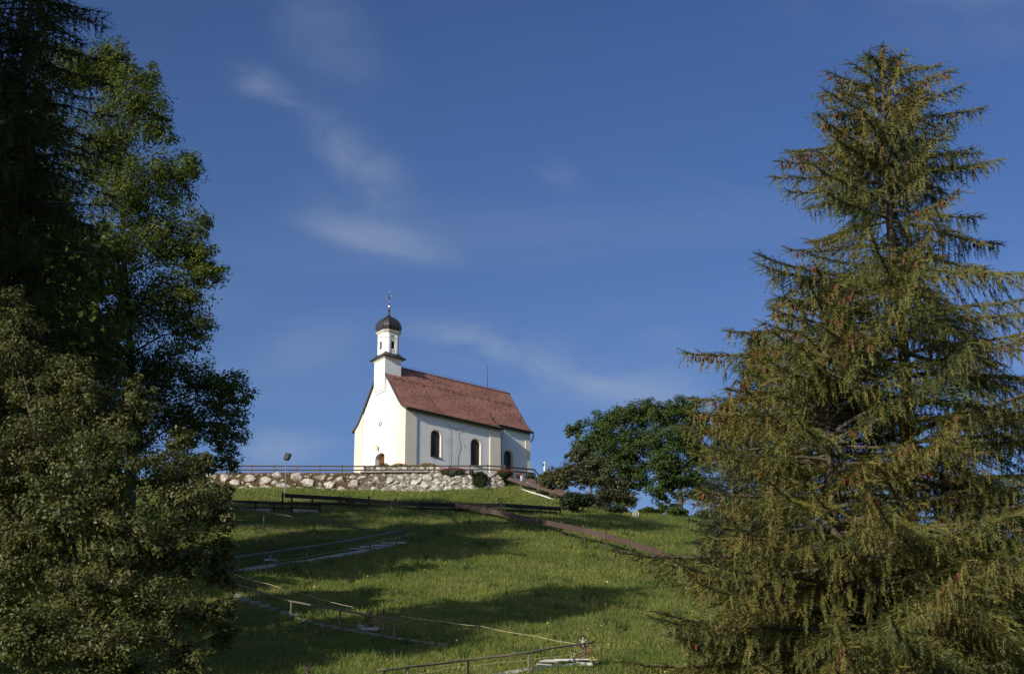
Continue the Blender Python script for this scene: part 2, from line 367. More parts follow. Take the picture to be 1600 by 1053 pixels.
# ------------------------------------------------------------------ grass
def grass_blades(name, m, X, Y, Z, hmin, hmax, w, per, lean, val, spread=.12):
    n = len(X)*per
    bx = np.repeat(X, per)+rng.normal(0, spread, n); by = np.repeat(Y, per)+rng.normal(0, spread, n); bz = np.repeat(Z, per)
    h = rng.uniform(hmin, hmax, n)*np.repeat(.7+.75*rng.random(len(X))**2, per); a = rng.uniform(0, 2*np.pi, n); la = rng.uniform(0, 2*np.pi, n); ln = rng.uniform(0, lean, n)*h
    wx = np.cos(a)*w/2; wy = np.sin(a)*w/2
    V = np.empty((n, 3, 3)); V[:, 0] = np.stack([bx-wx, by-wy, bz-.04], -1); V[:, 1] = np.stack([bx+wx, by+wy, bz-.04], -1)
    V[:, 2] = np.stack([bx+np.cos(la)*ln, by+np.sin(la)*ln, bz+h], -1)
    return np_mesh(name, V, np.arange(n*3).reshape(-1, 3), np.clip(np.repeat(val+rng.normal(0, .16, len(X)), per)+rng.normal(0, .2, n), 0, 1))
N = 280000
yy = 100+(224-100)*rng.random(N)**1.15; hx = yy*.258*1.22
xx = rng.uniform(-1, 1, N)*hx
keep = ~((yy > wall_y(xx)-.25) & (xx < XR+.5)); xx = xx[keep]; yy = yy[keep]
zz = terrain(xx, yy)
def sines(x, y, s): return .5+.25*np.sin(x*s+2*np.sin(y*s*.7+1))+.25*np.sin(y*s*1.3+1.7*np.sin(x*s*.8))
patch = .55*sines(xx, yy, .33)+.45*sines(xx+13, yy*1.3, 1.1)
val = np.clip(patch*1.25-.25, 0, 1)*.75
g = link('grass', grass_blades('grass', 'grass_blade', xx, yy, zz, .10, .32, .052, 2, .9, val), 'grass_blade')
tag(g, 'rough green meadow grass covering the hillside', 'grass', kind='stuff')
sel = rng.random(len(xx)) < .010*(patch > .6)+.0015
g2 = link('dry_grass_stalks', grass_blades('dry_grass_stalks', 'dry_grass', xx[sel], yy[sel], zz[sel], .3, .65, .035, 5, .45, patch[sel], .10), 'dry_grass')
tag(g2, 'pale dry seed stalks standing in the meadow', 'dry grass', kind='stuff')
cc_ = rng.integers(0, len(xx), 260); wx_ = np.repeat(xx[cc_], 9)+rng.normal(0, .35, 260*9); wy_ = np.repeat(yy[cc_], 9)+rng.normal(0, .35, 260*9)
ok_ = ~((wy_ > wall_y(wx_)-.4) & (wx_ < XR+.5)); wx_, wy_ = wx_[ok_], wy_[ok_]
g3 = link('meadow_weeds', grass_blades('meadow_weeds', 'weed', wx_, wy_, terrain(wx_, wy_), .25, .55, .10, 4, 1.1, rng.random(len(wx_)), .12), 'weed')
tag(g3, 'darker clumps of tall weeds scattered over the meadow', 'weeds', kind='stuff')
nf_ = 1500; ix_ = rng.integers(0, len(xx), nf_); fc_ = np.stack([xx[ix_], yy[ix_], zz[ix_]+rng.uniform(.2, .4, nf_)], -1); q_ = rng.normal(size=(nf_, 3, 3))*.045
tag(link('wild_flowers', np_mesh('wild_flowers', (fc_[:, None]+q_).reshape(-1, 3), np.arange(nf_*3).reshape(-1, 3), rng.random(nf_)), 'petal_yellow'), 'tiny yellow wild flowers dotted over the meadow', 'wild flowers', kind='stuff')

# ------------------------------------------------------------------ chapel (local x along the nave, y across it, z up from the terrace)
CH = empty('chapel', (-12.26, 227, ZP), YAW, 'white baroque chapel with red tiled roof and black onion dome on the hilltop', 'chapel')
W, L1, L2, SB, RH = 10.68, 13.43, 18.55, .9, 16.0
MID = W/2
PROF = [(MID, RH), (1.25, 10.40), (.60, 9.68), (-.05, 9.24), (-.55, 9.02)]
PROFC = [(MID, RH), (1.75, 11.08), (1.05, 10.27), (.42, 9.78)]
def mirror(p): return [(W-t, h) for t, h in p]
def arch(c, w, z0, zt, n=12, rise=None):
    r = w/2; rise = rise or r; pts = [(c-r, z0), (c-r, zt-rise)]
    for i in range(1, n): A = math.pi-math.pi*i/n; pts.append((c+r*math.cos(A), zt-rise+rise*math.sin(A)))
    return pts+[(c+r, zt-rise), (c+r, z0)]
def wall_face(mb, outer, holes, to3, depth_dir, depth):
    """flat wall with openings and their reveals; to3 maps (a, z) to 3D"""
    loops = [outer]+holes; flat = [Vector((a, z, 0)) for l in loops for a, z in l]
    tris = tessellate_polygon([[Vector((a, z, 0)) for a, z in l] for l in loops])
    mb.add([to3(p.x, p.y) for p in flat], [tuple(t_) for t_ in tris])
    for hl in holes:
        P = [Vector(to3(*p)) for p in hl]; Q = [p+Vector(depth_dir)*depth for p in P]; n = len(P)
        mb.add(P+Q, [(i, (i+1) % n, n+(i+1) % n, n+i) for i in range(n)])
def under(prof, off=.14): return [(t, h-off) for t, h in prof]
# side walls
wins = [(4.25, 1.46, 3.95, 7.2), (9.95, 1.46, 3.95, 7.2)]
nv = MB()
wall_face(nv, [(0, .3), (L1, .3), (L1, 9.2), (0, 9.2)], [arch(*w) for w in wins], lambda a, z: (a, 0, z), (0, 1, 0), .5)
wall_face(nv, [(0, .3), (L1, .3), (L1, 9.2), (0, 9.2)], [arch(*w) for w in wins], lambda a, z: (a, W, z), (0, -1, 0), .5)
for t0, t1 in ((0, SB), (W-SB, W)):
    nv.add([(L1, t0, .3), (L1, t1, .3), (L1, t1, 9.75 if t0 == 0 else 9.0), (L1, t0, 9.0 if t0 == 0 else 9.75)], [(0, 1, 2, 3)])
nw = nv.build('nave_wall', 'plaster', CH, local=True)
cv = MB(); cw_ = (15.4, 1.3, 3.75, 6.95)
wall_face(cv, [(L1, .3), (L2, .3), (L2, 10.0), (L1, 10.0)], [arch(*cw_)], lambda a, z: (a, SB, z), (0, 1, 0), .5)
wall_face(cv, [(L1, .3), (L2, .3), (L2, 10.0), (L1, 10.0)], [], lambda a, z: (a, W-SB, z), (0, -1, 0), .5)
wall_face(cv, [(SB, .3), (W-SB, .3), (W-SB, 9.95)]+under(mirror(PROFC))[1:3][::-1]+[(MID, RH-.14)]+under(PROFC)[1:3]+[(SB, 9.95)], [], lambda a, z: (L2, a, z), (-1, 0, 0), .5)
cw = cv.build('choir_wall', 'plaster', CH, local=True)
fv = MB(); gab = [(0, .3), (W, .3), (W, 9.1)]+under(mirror(PROF))[1:4][::-1]+[(MID, RH-.14)]+under(PROF)[1:4]+[(0, 9.1)]
door_hole = arch(MID, 2.0, 1.6, 4.9, 12, .55)
wall_face(fv, gab, [door_hole], lambda a, z: (0, a, z), (1, 0, 0), .6)
fw = fv.build('facade', 'plaster', CH, local=True)
# corner pilasters, proud of the plaster
def pil(parent, s0, s1, t0, t1, h1): MB().box(((s0+s1)/2, (t0+t1)/2, (.3+h1)/2), (s1-s0, t1-t0, h1-.3)).build('pilaster', 'cream', parent, local=True)
pil(nw, -.11, 1.5, -.11, -.002, 9.25); pil(nw, L1-1.45, L1+.10, -.11, -.002, 9.25); pil(nw, -.11, 1.5, W+.002, W+.11, 9.25)
pil(cw, L2-.62, L2+.08, SB-.09, SB-.002, 9.9)
for t0, sgn in ((-.002, 1), (W+.002, -1)):
    a0, a1 = (t0, 1.55) if sgn > 0 else (W-1.55, t0)
    pts = [(a0, .3), (a1, .3)]
    top = under(PROF, .17) if sgn > 0 else under(mirror(PROF), .17)
    ta = np.array(top); o_ = np.argsort(ta[:, 0]); f_ = lambda q: float(np.interp(q, ta[o_, 0], ta[o_, 1]))
    xs = np.linspace(a1, a0, 6); pts += [(x, f_(x)) for x in xs]
    mbp = MB(); n = len(pts); mbp.add([(-.11, a, z) for a, z in pts]+[(-.002, a, z) for a, z in pts], [tuple(range(n))]+[(i, (i+1) % n, n+(i+1) % n, n+i) for i in range(n)])
    mbp.build('pilaster', 'cream', fw, local=True)
# windows
def make_window(parent, c, w, z0, zt, y, sgn=1):
    wd = MB(); a = arch(c, w, z0, zt); n = len(a); yo = y+.44*sgn
    wd.add([(p, yo, z) for p, z in a], [tuple(range(n))]); wo = wd.build('window', 'glass', CH, local=True)
    lt = MB(); r = w/2                                     # diamond lead lattice, clipped to the arch
    def inside(p, z): return abs(p-c) < r-.02 and z > z0+.02 and (z < zt-r or (p-c)**2+(z-zt+r)**2 < (r-.02)**2)
    for sg in (-1, 1):
        k = -6.0
        while k < 8:
            seg = [(c-r+q*w/40, z0+k*.34+sg*q*w/40*1.5) for q in range(41)]; seg = [q for q in seg if inside(*q)]
            if len(seg) > 2: lt.beam((seg[0][0], yo-.02*sgn, seg[0][1]), (seg[-1][0], yo-.02*sgn, seg[-1][1]), .018, .03, (0, 1, 0))
            k += 1
    lt.build('lattice', 'lead', wo, local=True)
    out = arch(c, w+.36, z0-.02, zt+.18); n = len(out); bd = MB()
    bd.add([(p, y-.012*sgn, z) for p, z in a]+[(p, y-.012*sgn, z) for p, z in out], [(i, i+1, n+i+1, n+i) for i in range(n-1)])
    q = [(p, z) for p, z in a]                             # painted reveal lining, a hair inside the plaster reveal
    b2 = arch(c, w-.006, z0+.003, zt-.003)
    bd.add([(p, y-.012*sgn, z) for p, z in b2]+[(p, y+.43*sgn, z) for p, z in b2], [(i, i+1, n+i+1, n+i) for i in range(n-1)])
    bd.build('surround', 'cream', wo, local=True)
    MB().box((c, y-.02*sgn, z0-.05), (w+.1, .22, .06)).build('sill', 'dark_metal', wo, local=True)
for w_ in wins: make_window(CH, *w_, 0); make_window(CH, *w_, W, -1)
make_window(CH, *cw_, SB)
# door
dm = MB(); a = arch(MID, 2.0, 1.6, 4.9, 12, .55); dm.add([(.55, p, z) for p, z in a], [tuple(range(len(a)))]); dr = dm.build('door', 'door_wood', CH, local=True)
for k, t_ in enumerate(np.linspace(MID-.72, MID+.72, 6)): MB().box((.53, t_, 3.0), (.03, .22, 2.6)).build('plank', 'door_wood', dr, local=True)
MB().box((.49, MID+.18, 2.7), (.05, .05, .18)).build('handle', 'iron', dr, local=True)
MB().torus((-.03, MID, 8.5), .23, .05, (1, 0, 0), 14, 5).build('oculus_ring', 'lead', CH, local=True)
lan = MB(); lan.lathe((-.32, MID+.25, 5.35), [(.05, 0), (.13, .05), (.17, .38), (.20, .40), (.05, .56)], 6); lo = lan.build('wall_lantern', 'gold', CH, local=True)
MB().tube([(-.005, MID+.25, 5.1), (-.2, MID+.25, 5.05), (-.32, MID+.25, 5.35)], .025, 5).build('bracket', 'iron', lo, local=True)

# roof: deck, tiles, ridge, verges, gutters
dk = MB()
def deck(s0, s1, prof):
    for pr in (prof, mirror(prof)):
        top = [(t, h-.02) for t, h in pr]; bot = [(t, h-.13) for t, h in pr]; n = len(pr)
        dk.add([(s0, t, h) for t, h in top]+[(s1, t, h) for t, h in top]+[(s0, t, h) for t, h in bot]+[(s1, t, h) for t, h in bot],
               [(i, i+1, n+i+1, n+i) for i in range(n-1)]+[(2*n+i, 3*n+i, 3*n+i+1, 2*n+i+1) for i in range(n-1)]
               + [(i, 2*n+i, 2*n+i+1, i+1) for i in range(n-1)]+[(n+i, n+i+1, 3*n+i+1, 3*n+i) for i in range(n-1)]
               + [(n-1, 2*n-1, 4*n-1, 3*n-1), (0, 2*n, 3*n, n)])
deck(-.18, L1+.12, PROF); deck(L1+.121, L2+.18, PROFC)
roof = dk.build('roof', 'soffit', CH, local=True)
tv, tf, ta_ = [], [], []
def tiles(s0, s1, prof, flip, d0=0, d1=99):
    P = np.array(prof); seg = np.hypot(*np.diff(P, axis=0).T); cum = np.concatenate([[0], np.cumsum(seg)])
    def pt(a):
        t = np.interp(a, cum, P[:, 0]); h = np.interp(a, cum, P[:, 1]); i = int(np.clip(np.searchsorted(cum, a)-1, 0, len(seg)-1))
        d = (P[i]-P[i+1])/seg[i]; return t, h, -d[1], d[0]
    sp, wd = .235, .205; n = int(cum[-1]/sp)+1
    for i in range(1, n+1):
        a0 = min(i*sp, cum[-1]+.02); a1 = max(a0-sp*1.25, .02)
        if a0 <= d0 or a0 > d1: continue
        m_ = int((s1-s0)/wd); off = (.5 if i % 2 else 0)*wd; band = random.gauss(0, .06)
        for k in range(m_):
            x0 = s0+k*wd+off+.006; x1 = min(x0+wd-.012, s1+.05)
            lift = .045+random.uniform(-.008, .014); t0, h0, n0, m0 = pt(a0); t1, h1, n1, m1 = pt(a1); tm, hm, nm, mm_ = pt(a0+.03)
            V = [(x0, t1+n1*.006, h1+m1*.006), (x1, t1+n1*.006, h1+m1*.006), (x1, t0+n0*lift, h0+m0*lift), ((x0+x1)/2, tm+nm*lift, hm+mm_*lift), (x0, t0+n0*lift, h0+m0*lift),
                 (x1, t0, h0), ((x0+x1)/2, tm, hm), (x0, t0, h0)]
            if flip: V = [(x, W-t, h) for x, t, h in V]
            b_ = len(tv); tv.extend(V); tf.extend([(b_, b_+4, b_+3, b_+2, b_+1), (b_+4, b_+7, b_+6, b_+3), (b_+3, b_+6, b_+5, b_+2)])
            c_ = min(1, max(0, random.gauss(.42, .22)+band+.18*math.sin(x0*.9+i*.2)*math.sin(i*.33))); ta_.extend([c_]*3)
DS = 5.6
for fl in (False, True): tiles(-.2, L2+.16, PROF, fl, 0, DS); tiles(-.2, L1+.1, PROF, fl, DS); tiles(L1+.12, L2+.16, PROFC, fl, DS)
me = bpy.data.meshes.new('tiles'); me.from_pydata(tv, [], tf); at_ = me.attributes.new('rnd', 'FLOAT', 'FACE'); at_.data.foreach_set('value', ta_); me.update()
tag(link('tiles', me, 'tile', roof), kind='stuff')
rt = MB(); k = 2.2
while k < L2+.1: rt.tube([(k, MID, RH-.02), (k+.36, MID, RH+.01)], [.13, .15], 8); k += .34
tag(rt.build('ridge_tiles', 'tile_ridge', roof, local=True), kind='stuff')
PROFV = [(MID-1.13, RH-1.13*(RH-10.4)/(MID-1.25))]+PROF[1:]
for s0, pr in ((-.24, PROFV), (-.24, mirror(PROFV)), (L2+.2, PROFC), (L2+.2, mirror(PROFC))):
    vm = MB(); n = len(pr); sg = 1 if pr[0][0] > pr[-1][0] else -1
    ring = [(t, h+.07) for t, h in pr]+[(t, h-.24) for t, h in pr[::-1]]; N2 = len(ring)
    vm.add([(s0-.035, t, h) for t, h in ring]+[(s0+.04, t, h) for t, h in ring], [(i, i+1, N2-2-i, N2-1-i) for i in range(n-1)]+[(N2+i, 2*N2-1-i, 2*N2-2-i, N2+i+1) for i in range(n-1)]+[(i, (i+1) % N2, N2+(i+1) % N2, N2+i) for i in range(N2)])
    vm.build('verge_board', 'verge', roof, local=True)
for (s0, s1, pr, fl) in ((-.2, L1+.1, PROF, 0), (L1+.15, L2+.2, PROFC, 0), (-.2, L1+.1, PROF, 1), (L1+.15, L2+.2, PROFC, 1)):
    t_, h_ = pr[-1]; y_ = t_-.07; y_ = W-y_ if fl else y_
    gm = MB(); gm.tube([(s0, y_, h_-.06), (s1, y_, h_-.06)], .085, 8); gm.box(((s0+s1)/2, (W-t_-.05) if fl else t_+.05, h_-.13), (s1-s0-.02, .05, .17))
    gm.build('gutter', 'dark_metal', roof, local=True)
MB().tube([(L1+.05, -.62, 8.9), (L1+.17, -.5, 8.6), (L1+.2, -.06, 7.9), (L1+.2, -.06, 1.5)], .055, 7).build('downpipe', 'dark_metal', CH, local=True)
MB().tube([(L2+.15, .3, 9.7), (L2+.2, .35, 9.1), (L2+.15, SB-.1, 8.6)], .09, 7).build('downpipe', 'dark_metal', CH, local=True)
sh = MB()
for row, st in ((1.55, 1.05),):
    k = .7
    while k < L2-.4:
        h_ = RH-row*1.366; sh.box((k, MID-row-.07, h_+.06), (.10, .22, .09)); sh.box((k, MID-row-.18, h_+.04), (.16, .03, .16)); k += st
tag(sh.build('snow_guards', 'lead', roof, local=True), kind='stuff')
lc = MB(); lc.tube([(2.3, MID, RH+.35), (L2, MID, RH+.3)], .012, 4); lc.tube([(4.6, 4.9, RH-.55), (5.0, 1.2, 10.45), (5.2, -.5, 9.1)], .02, 4)
for k in (3.0, 4.3, 7.2, 10, 13, 16.4): lc.tube([(k, MID, RH), (k, MID, RH+.45)], .02, 4)
lc.build('lightning_conductor', 'iron', roof, local=True)
MB().tube([(15.5, MID, RH), (15.5, MID, RH+1.2), (15.5, MID, RH+3.0)], [.05, .04, .025], 6).build('lightning_rod', 'iron', roof, local=True)
# wire trellis on the side wall
tr = MB(); tr.tube([(6.1, -.08, 8.1), (6.1, -.08, 2.2)], .012, 4); tr.tube([(6.1, -.16, 8.05), (6.9, -.16, 7.75), (8.6, -.12, 8.25)], .014, 4)
tr.tube([(6.9, -.12, 7.75), (7.2, -.1, 6.6), (7.4, -.1, 5.9), (7.05, -.1, 4.9), (7.0, -.08, 2.2)], .016, 4)
for s_, h_ in ((6.1, 8.05), (6.1, 6.3), (6.1, 4.7), (6.1, 3.2), (8.3, 5.9), (5.7, 6.0), (3.3, 5.4)): tr.tube([(s_, 0, h_), (s_, -.22, h_)], .022, 5)
tr.build('climbing_wire', 'iron', CH, local=True)

# tower
TS = .83; hw = 1.15
tw = MB(); tw.box((TS, MID, 14.85), (2*hw, 2*hw, 3.5)); tw.box((TS+.04, MID, 13.03), (2*hw-.02, 2*hw+.06, .2)); tw.box((TS+.09, MID, 12.80), (2*hw-.05, 2*hw-.06, .28)); tw.box((TS+.16, MID, 12.5), (2*hw-.08, 2*hw-.2, .32))
tower = tw.build('tower', 'plaster', CH, local=True)
def sqd(r, z): return (r, z)
SQ = [(1, 1), (-1, 1), (-1, -1), (1, -1)]
MB().lathe((TS, MID, 16.34), [(hw+.02, 0), (hw+.12, .08), (hw+.20, .12), (hw+.20, .20)], sq=SQ).build('cornice', 'cream', tower, local=True)
MB().lathe((TS, MID, 16.5), [(hw+.25, 0), (hw+.45, .06), (hw+.45, .12), (hw+.1, .42), (.95, .8), (.6, .82)], sq=SQ).build('skirt_roof', 'slate', tower, local=True)
# octagonal belfry: wide faces 1.3, chamfers .6
def octd(a, c): return [(a, c), (c, a), (-c, a), (-a, c), (-a, -c), (-c, -a), (c, -a), (a, -c)]
OA = octd(1.07, .65)
bf = MB(); FB = 17.05; FT = 19.95
for i in range(8):
    p = Vector((*OA[i], 0)); q = Vector((*OA[(i+1) % 8], 0)); d = q-p; Lw = d.length; d.normalize(); nrm = Vector((d.y, -d.x, 0))
    holes = []
    if Lw > 1:
        holes = [arch(Lw/2, .48, 17.75, 18.75, 8), [(Lw/2+.17*math.cos(A), 19.33+.13*math.sin(A)) for A in np.linspace(0, 2*math.pi, 11)[:-1]]]
    wall_face(bf, [(0, FB), (Lw, FB), (Lw, FT), (0, FT)], holes, lambda a, z, p=p, d=d: (TS+p.x+d.x*a, MID+p.y+d.y*a, z), -nrm if False else (-p-q).normalized(), .22)
belf = bf.build('belfry', 'plaster', CH, local=True)
for i in range(8):
    p = Vector((*OA[i], 0)); q = Vector((*OA[(i+1) % 8], 0)); d = q-p; Lw = d.length; d.normalize(); inn = (-p-q).normalized()
    M3 = lambda a, z, k: (TS+p.x+d.x*a+inn.x*k, MID+p.y+d.y*a+inn.y*k, z)
    if Lw > 1:
        a = arch(Lw/2, .5, 17.73, 18.77, 8); w_ = MB(); w_.add([M3(x, z, .2) for x, z in a], [tuple(range(len(a)))]); wo = w_.build('belfry_window', 'glass', belf, local=True)
        a = [(Lw/2+.19*math.cos(A), 19.33+.15*math.sin(A)) for A in np.linspace(0, 2*math.pi, 11)[:-1]]; w_ = MB(); w_.add([M3(x, z, .2) for x, z in a], [tuple(range(10))]); w_.build('belfry_oculus', 'glass', belf, local=True)
        for z in np.arange(17.8, 18.6, .13):
            w_ = MB(); w_.beam(M3(Lw/2-.23, z, .14), M3(Lw/2+.23, z, .14), .09, .025); w_.build('louvre', 'lead', belf, local=True)
        for a0 in (.05, Lw-.25):
            w_ = MB(); c_ = M3(a0+.1, 18.4, -.02); w_.box(c_, (.2, .05, 2.3), Matrix((d, inn, Vector((0, 0, 1)))).transposed()); w_.build('belfry_pilaster', 'plaster', belf, local=True)
MB().lathe((TS, MID, 19.1), [(1.03, 0), (1.05, .02), (1.05, .06), (1.03, .08)], sq=OA).build('string_course', 'plaster', belf, local=True)
MB().lathe((TS, MID, 19.72), [(1.0, 0), (1.07, .06), (1.10, .12), (1.20, .2), (1.22, .30)], sq=OA).build('belfry_cornice', 'cream', belf, local=True)
dom = MB(); OD = octd(1.0, .60)
prof = [(1.30, 0), (1.32, .05), (1.16, .14), (1.22, .30), (1.31, .55), (1.32, .80), (1.25, 1.08), (1.08, 1.38), (.82, 1.66), (.52, 1.88), (.28, 2.05), (.15, 2.22), (.10, 2.5), (.07, 2.8)]
dom.lathe((TS, MID, 20.03), prof, sq=OD); dome = dom.build('onion_dome', 'slate', CH, local=True)
rb = MB()
for x, y in OD: rb.tube([(TS+x*r*1.005, MID+y*r*1.005, 20.03+z) for r, z in prof[2:12]], .035, 4)
rb.build('dome_ribs', 'dark_metal', dome, local=True)
fn = MB(); fn.ball((TS, MID, 22.95), .17, 2, (1, 1, .8)); fn.tube([(TS, MID, 22.8), (TS, MID, 25.1)], [.05, .03], 6); fn.build('finial', 'iron', dome, local=True)
cr = MB(); cd = Vector((0, 1, 0))
cr.tube([(TS, MID, 23.4), (TS, MID, 25.3)], .035, 5); cr.tube([(TS, MID-.42, 24.65), (TS, MID+.42, 24.65)], .03, 5)
cr.torus((TS, MID, 24.65), .25, .02, (1, 0, 0), 14, 4)
for A in range(4):
    c_, s_ = math.cos(A*math.pi/2+.785), math.sin(A*math.pi/2+.785); cr.tube([(TS, MID+c_*.1, 24.65+s_*.1), (TS, MID+c_*.4, 24.65+s_*.4)], .02, 4)
cross = cr.build('cross', 'iron', CH, local=True)
for y, z in ((0, 25.35), (-.45, 24.65), (.45, 24.65), (0, 24.1), (0, 23.5)):
    MB().ball((TS, MID+y, z), .075 if z > 23.6 else .10, 1, (1, 1, 1 if z > 23.6 else 2)).build('gilded_tip', 'gold', cross, local=True)

# ------------------------------------------------------------------ retaining wall: boulders in earth on the left, mortared stones on the right
def rock(seed):
    r_ = random.Random(seed); bm = bmesh.new()
    for _ in range(17):
        d = Vector((r_.gauss(0, 1), r_.gauss(0, 1), r_.gauss(0, 1))).normalized()
        bm.verts.new((d.x*r_.uniform(.85, 1.15), d.y*r_.uniform(.85, 1.1), d.z*r_.uniform(.8, 1.1)))
    h_ = bmesh.ops.convex_hull(bm, input=bm.verts); bmesh.ops.delete(bm, geom=[v for v in h_['geom_interior'] if isinstance(v, bmesh.types.BMVert)], context='VERTS')
    me = bpy.data.meshes.new('rock'); bm.to_mesh(me); bm.free(); me.materials.append(MATS['stone']); return me
ROCKS = [rock(i) for i in range(16)]
def pack(L, H0, H1, sizes, tries, gap, seed):
    """non-overlapping ellipses in an L x H strip; H1(x) gives the height"""
    r_ = random.Random(seed); out = []
    for s_ in sizes:
        for _ in range(tries):
            a = s_*r_.uniform(1.0, 1.75); b_ = s_*r_.uniform(.72, 1.0); x = r_.uniform(a*.6, L-a*.6); z = r_.uniform(H0+b_*.55, max(H0+b_*.56, H1(x)-b_*.7))
            if all(((x-p[0])/(a+p[2]))**2+((z-p[1])/(b_+p[3]))**2 > gap for p in out): out.append((x, z, a, b_))
    return out
def wall_base(x): return tz(x, wall_y(x)-.5, False)
x0, x1, x2 = at(250, 752, 223).x, at(561, 752, 223).x, at(787, 752, 223).x
def wall_section(name, label, xa, xb, packing, body, jutting, lean, top):
    e = empty(name, ((xa+xb)/2, float(wall_y((xa+xb)/2)), wall_base((xa+xb)/2)), 0, label, 'wall')
    mb = MB(); xs = np.linspace(xa, xb, int((xb-xa)/.35)+2); n = len(xs); prof = [(-.42, -.4), (-.36, .1), (-.24, .6), (-.10, 1.2), (.02, 'top'), (.9, 'top'), (.9, -.4)]
    for x in xs:
        zb = wall_base(x)
        for dy, h in prof:
            z = ZP+top(x) if h == 'top' else min(zb+h, ZP-.05)
            mb.v.append((x, float(wall_y(x))+dy*lean+random.uniform(-.06, .06), z+random.uniform(-.05, .05)))
    k = len(prof)
    for i in range(n-1):
        for j in range(k-1): mb.f.append((i*k+j, (i+1)*k+j, (i+1)*k+j+1, i*k+j+1))
    mb.build('wall_body', body, e)
    for x, z, a, b_ in packing:
        X = xa+x; zb = wall_base(X); H = ZP-zb; hh = z*H
        yb = float(wall_y(X))-lean*(.42-.38*min(1, z))
        o = bpy.data.objects.new('boulder' if name.startswith('boulder') else 'stone', random.choice(ROCKS)); COL.objects.link(o); o.parent = e
        q = e.location; dp = min(a, b_)*random.uniform(.7, 1.0)
        o.location = (X-q.x, yb-q.y+dp*(.55-jutting), zb+hh-q.z); o.scale = (a*1.12, dp, b_*1.12)
        o.rotation_euler = (random.uniform(-.3, .3), random.uniform(-.35, .35), random.uniform(-.3, .3))
    return e
LA, LB = x1-x0, x2-x1
class _H: pass
pkA = pack(LA, 0, lambda x: 2.15, [.6]*7+[.5]*16+[.4]*22+[.3]*26+[.22]*26+[.15]*20, 90, .93, 3)
pkA = [(x, z/2.15, a, b_) for x, z, a, b_ in pkA]
bw = wall_section('boulder_wall', 'retaining wall of loose pale boulders set in brown earth left of the chapel', x0, x1, pkA, 'earth', .30, 1.0, lambda x: .12)
pkB = pack(LB, -.1, lambda x: 2.05, [.46]*4+[.36]*14+[.28]*30+[.21]*50+[.16]*50+[.12]*50, 60, .86, 5)
pkB = [(x, z/2.05, a, b_) for x, z, a, b_ in pkB]
sw = wall_section('stone_wall', 'mortared white limestone retaining wall in front of the chapel', x1, x2, pkB, 'mortar', .22, .75, lambda x: .06)
# coping slabs over the left end of the mortared wall
xx_ = at(563, 738, 223).x
while xx_ < at(650, 738, 223).x:
    w_ = random.uniform(.9, 1.5); o = MB().box((xx_+w_/2, float(wall_y(xx_))-.06+random.uniform(-.04, .04), ZP+.13+random.uniform(-.02, .02)), (w_-.03, .5, .12), jit=.015).build('coping_slab', 'concrete', sw); xx_ += w_
# dry grass hanging between the boulders
n = 2600; X = rng.uniform(x0, x1+3, n); hz_ = rng.beta(1.6, 1.0, n)
zb = terrain(X, wall_y(X)-.5, False); Z = zb+(ZP+.1-zb)*hz_; Yv = wall_y(X)-.42*(1-hz_)-.02
q = bw.location; me = grass_blades('dry_tufts', 'dry_grass', X-q.x, Yv-q.y, Z-q.z, -.12, .30, .035, 7, 1.1, rng.random(n)*.8, .10)
tag(link('dry_tufts', me, 'dry_grass', bw), kind='stuff')
# low second tier of white stones holding the flower bed
xa, xb = at(572, 734, 225).x, at(692, 734, 225).x
t2 = empty('rockery_wall', ((xa+xb)/2, float(wall_y(xa))+1.6, ZP), 0, 'low tier of bright white stones behind the fence below the chapel corner', 'wall')
mb = MB(); mb.box(((xa+xb)/2, float(wall_y(xa))+2.1, ZP+.6), (xb-xa, .6, 1.3)); mb.build('wall_body', 'mortar', t2)
for x, z, a, b_ in pack(xb-xa, 0, lambda x: 1.45, [.32]*12+[.24]*24+[.17]*30, 40, .85, 9):
    o = bpy.data.objects.new('stone', random.choice(ROCKS)); COL.objects.link(o); o.parent = t2; q = t2.location
    o.location = (xa+x-q.x, float(wall_y(xa+x))+1.72+.15*z-q.y, ZP+z-q.z); o.scale = (a*1.1, min(a, b_)*.9, b_*1.1); o.rotation_euler = (random.uniform(-.3, .3), random.uniform(-.3, .3), random.uniform(-.3, .3))

